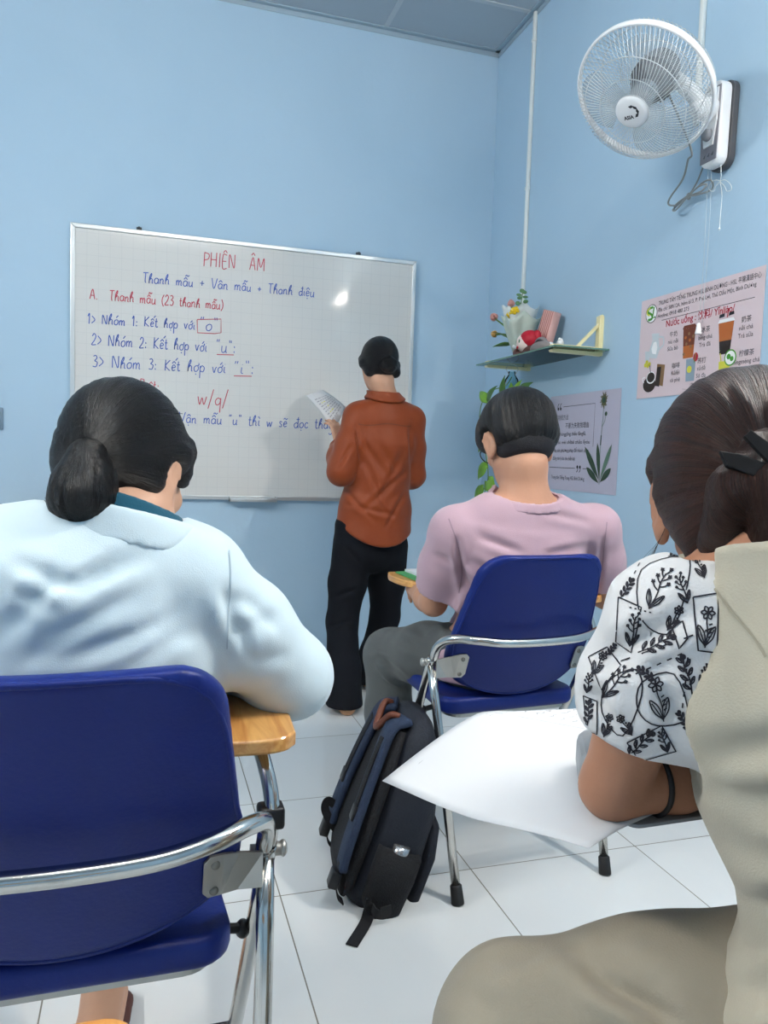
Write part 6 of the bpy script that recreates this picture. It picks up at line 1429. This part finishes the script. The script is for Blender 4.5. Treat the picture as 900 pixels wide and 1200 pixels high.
# band round the forearm
el, wr = V(J['el'][0]), V(J['wr'][0]); ax = (wr-el).normalized(); c = el+ax*.045; M_ = zto(c, ax); d_ = wsd; pts = []
for k in range(32):
    a = 2*PI*k/32; dr = M_.to_3x3() @ V((math.cos(a), math.sin(a), 0)); r = .015
    for _ in range(24): r += float(d_(np.array([tuple(c+dr*r)], np.float32))[0])*-.8
    pts.append(c+dr*(r+.001)-wom.location)
mb = MB(); mb.tube(pts, .003, 8, closed=True, flat=(1, 1)); mb.build('arm_band', M_BLACKPL, wom)
# hair held by a black claw clip
R = rot_to(J['hf'], J['hu']); sc = 1.0; L = lambda x, y, z: vv(J['head'])+R@np.array([x, y, z])*sc
Hs = Sdf(.014); Hs.ell(L(0, -.016, .036), A3(.091, .106, .098), R); Hs.ell(L(0, -.055, -.02), A3(.080, .062, .078), R, .025)
for x in (-1, 1): Hs.chain([L(x*.074, .018, .040), L(x*.066, -.034, -.006), L(x*.045, -.075, -.05)], [.018, .020, .030], .02)
Hs.ell(L(0, -.082, -.055), A3(.056, .040, .046), R, .03)
Hs.ell(L(0, .13, -.02), A3(.09, .092, .10), R, .01, 's')
for x in (-1, 1): Hs.ell(L(x*.096, -.004, -.014), A3(.028, .032, .046), R, .006, 's')
clip = L(.004, -.140, -.022); hr = flow_about(clip, R[:, 1], 1.0)
solid('hair', Hs, .0045, M_HAIRBR, wom, 1, lambda P, N: .0028*ridged(hr(P)*np.array([8, .4, .4])), attr=hr)
B_ = Sdf(.012)
for k, (a, b, c2, r) in enumerate(((L(0, -.118, .01), L(-.03, -.130, -.030), L(-.046, -.112, -.074), .022), (L(0, -.12, .01), L(.005, -.140, -.035), L(-.005, -.124, -.086), .025), (L(.01, -.118, .01), L(.035, -.130, -.028), L(.032, -.114, -.08), .022))): B_.chain([a, b, c2], [r*.8, r, r*.7], .010)
tw = flow_about(L(0, -.12, .0), (R@np.array([0, -.1, -1])), 1.0)
solid('hair_twist', B_, .004, M_HAIRBR, wom, 1, lambda P, N: .002*ridged(tw(P)*np.array([8, .5, .5])), attr=tw)
cl = MB(); RM = Matrix(tuple(tuple(float(q) for q in row) for row in R))
for sg in (-1, 1):
    cl.prism([(sg*.004, -.006), (sg*.012, -.010), (sg*.045, .006), (sg*.050, .020), (sg*.034, .017), (sg*.012, .008), (sg*.004, .006)], -.004, .004, frame(V(tuple(clip+R@np.array([0, -.012, .002])))-wom.location, R[:, 0], R[:, 2], -R[:, 1]), bev=.0015)
    cl.prism([(sg*.003, .004), (sg*.012, .006), (sg*.030, .030), (sg*.024, .036), (sg*.010, .024)], -.003, .003, frame(V(tuple(clip+R@np.array([0, -.016, .004])))-wom.location, R[:, 0], R[:, 2], -R[:, 1]), bev=.001)
cl.ball(tuple(V(tuple(clip+R@np.array([0, -.018, .0])))-wom.location), (.007, .007, .007), 0, 14)
cl.tube([V(tuple(clip+R@np.array([-.012, -.015, -.004])))-wom.location, V(tuple(clip+R@np.array([.012, -.015, -.004])))-wom.location], .004, 10); cl.build('hair_clip', mat('matt_black_clip', '0c0c0e', .6, spec=.25), wom)
rt = []
for k in range(10): p = V(tuple(L(-.078, -.02+rg.uniform(-.01, .02), -.03))); rt.append([p, p+V((-.008, .0, -.02)), p+V((-.02-rg.uniform(0, .02), .01, -.045-rg.uniform(0, .03)))])
for k in range(22): x = rg.uniform(-.07, .05); y = rg.uniform(-.06, .03); z = .036+.098*math.sqrt(max(0, 1-(x/.091)**2-((y+.016)/.106)**2)); p = V(tuple(L(x, y, z-.002))); rt.append([p, p+V((rg.uniform(-.008, .008), rg.uniform(-.005, .005), .003)), p+V((rg.uniform(-.02, .02), rg.uniform(-.01, .01), rg.uniform(-.002, .006)))])
strands('loose_hairs', rt, M_HAIRBR, wom, .00016)
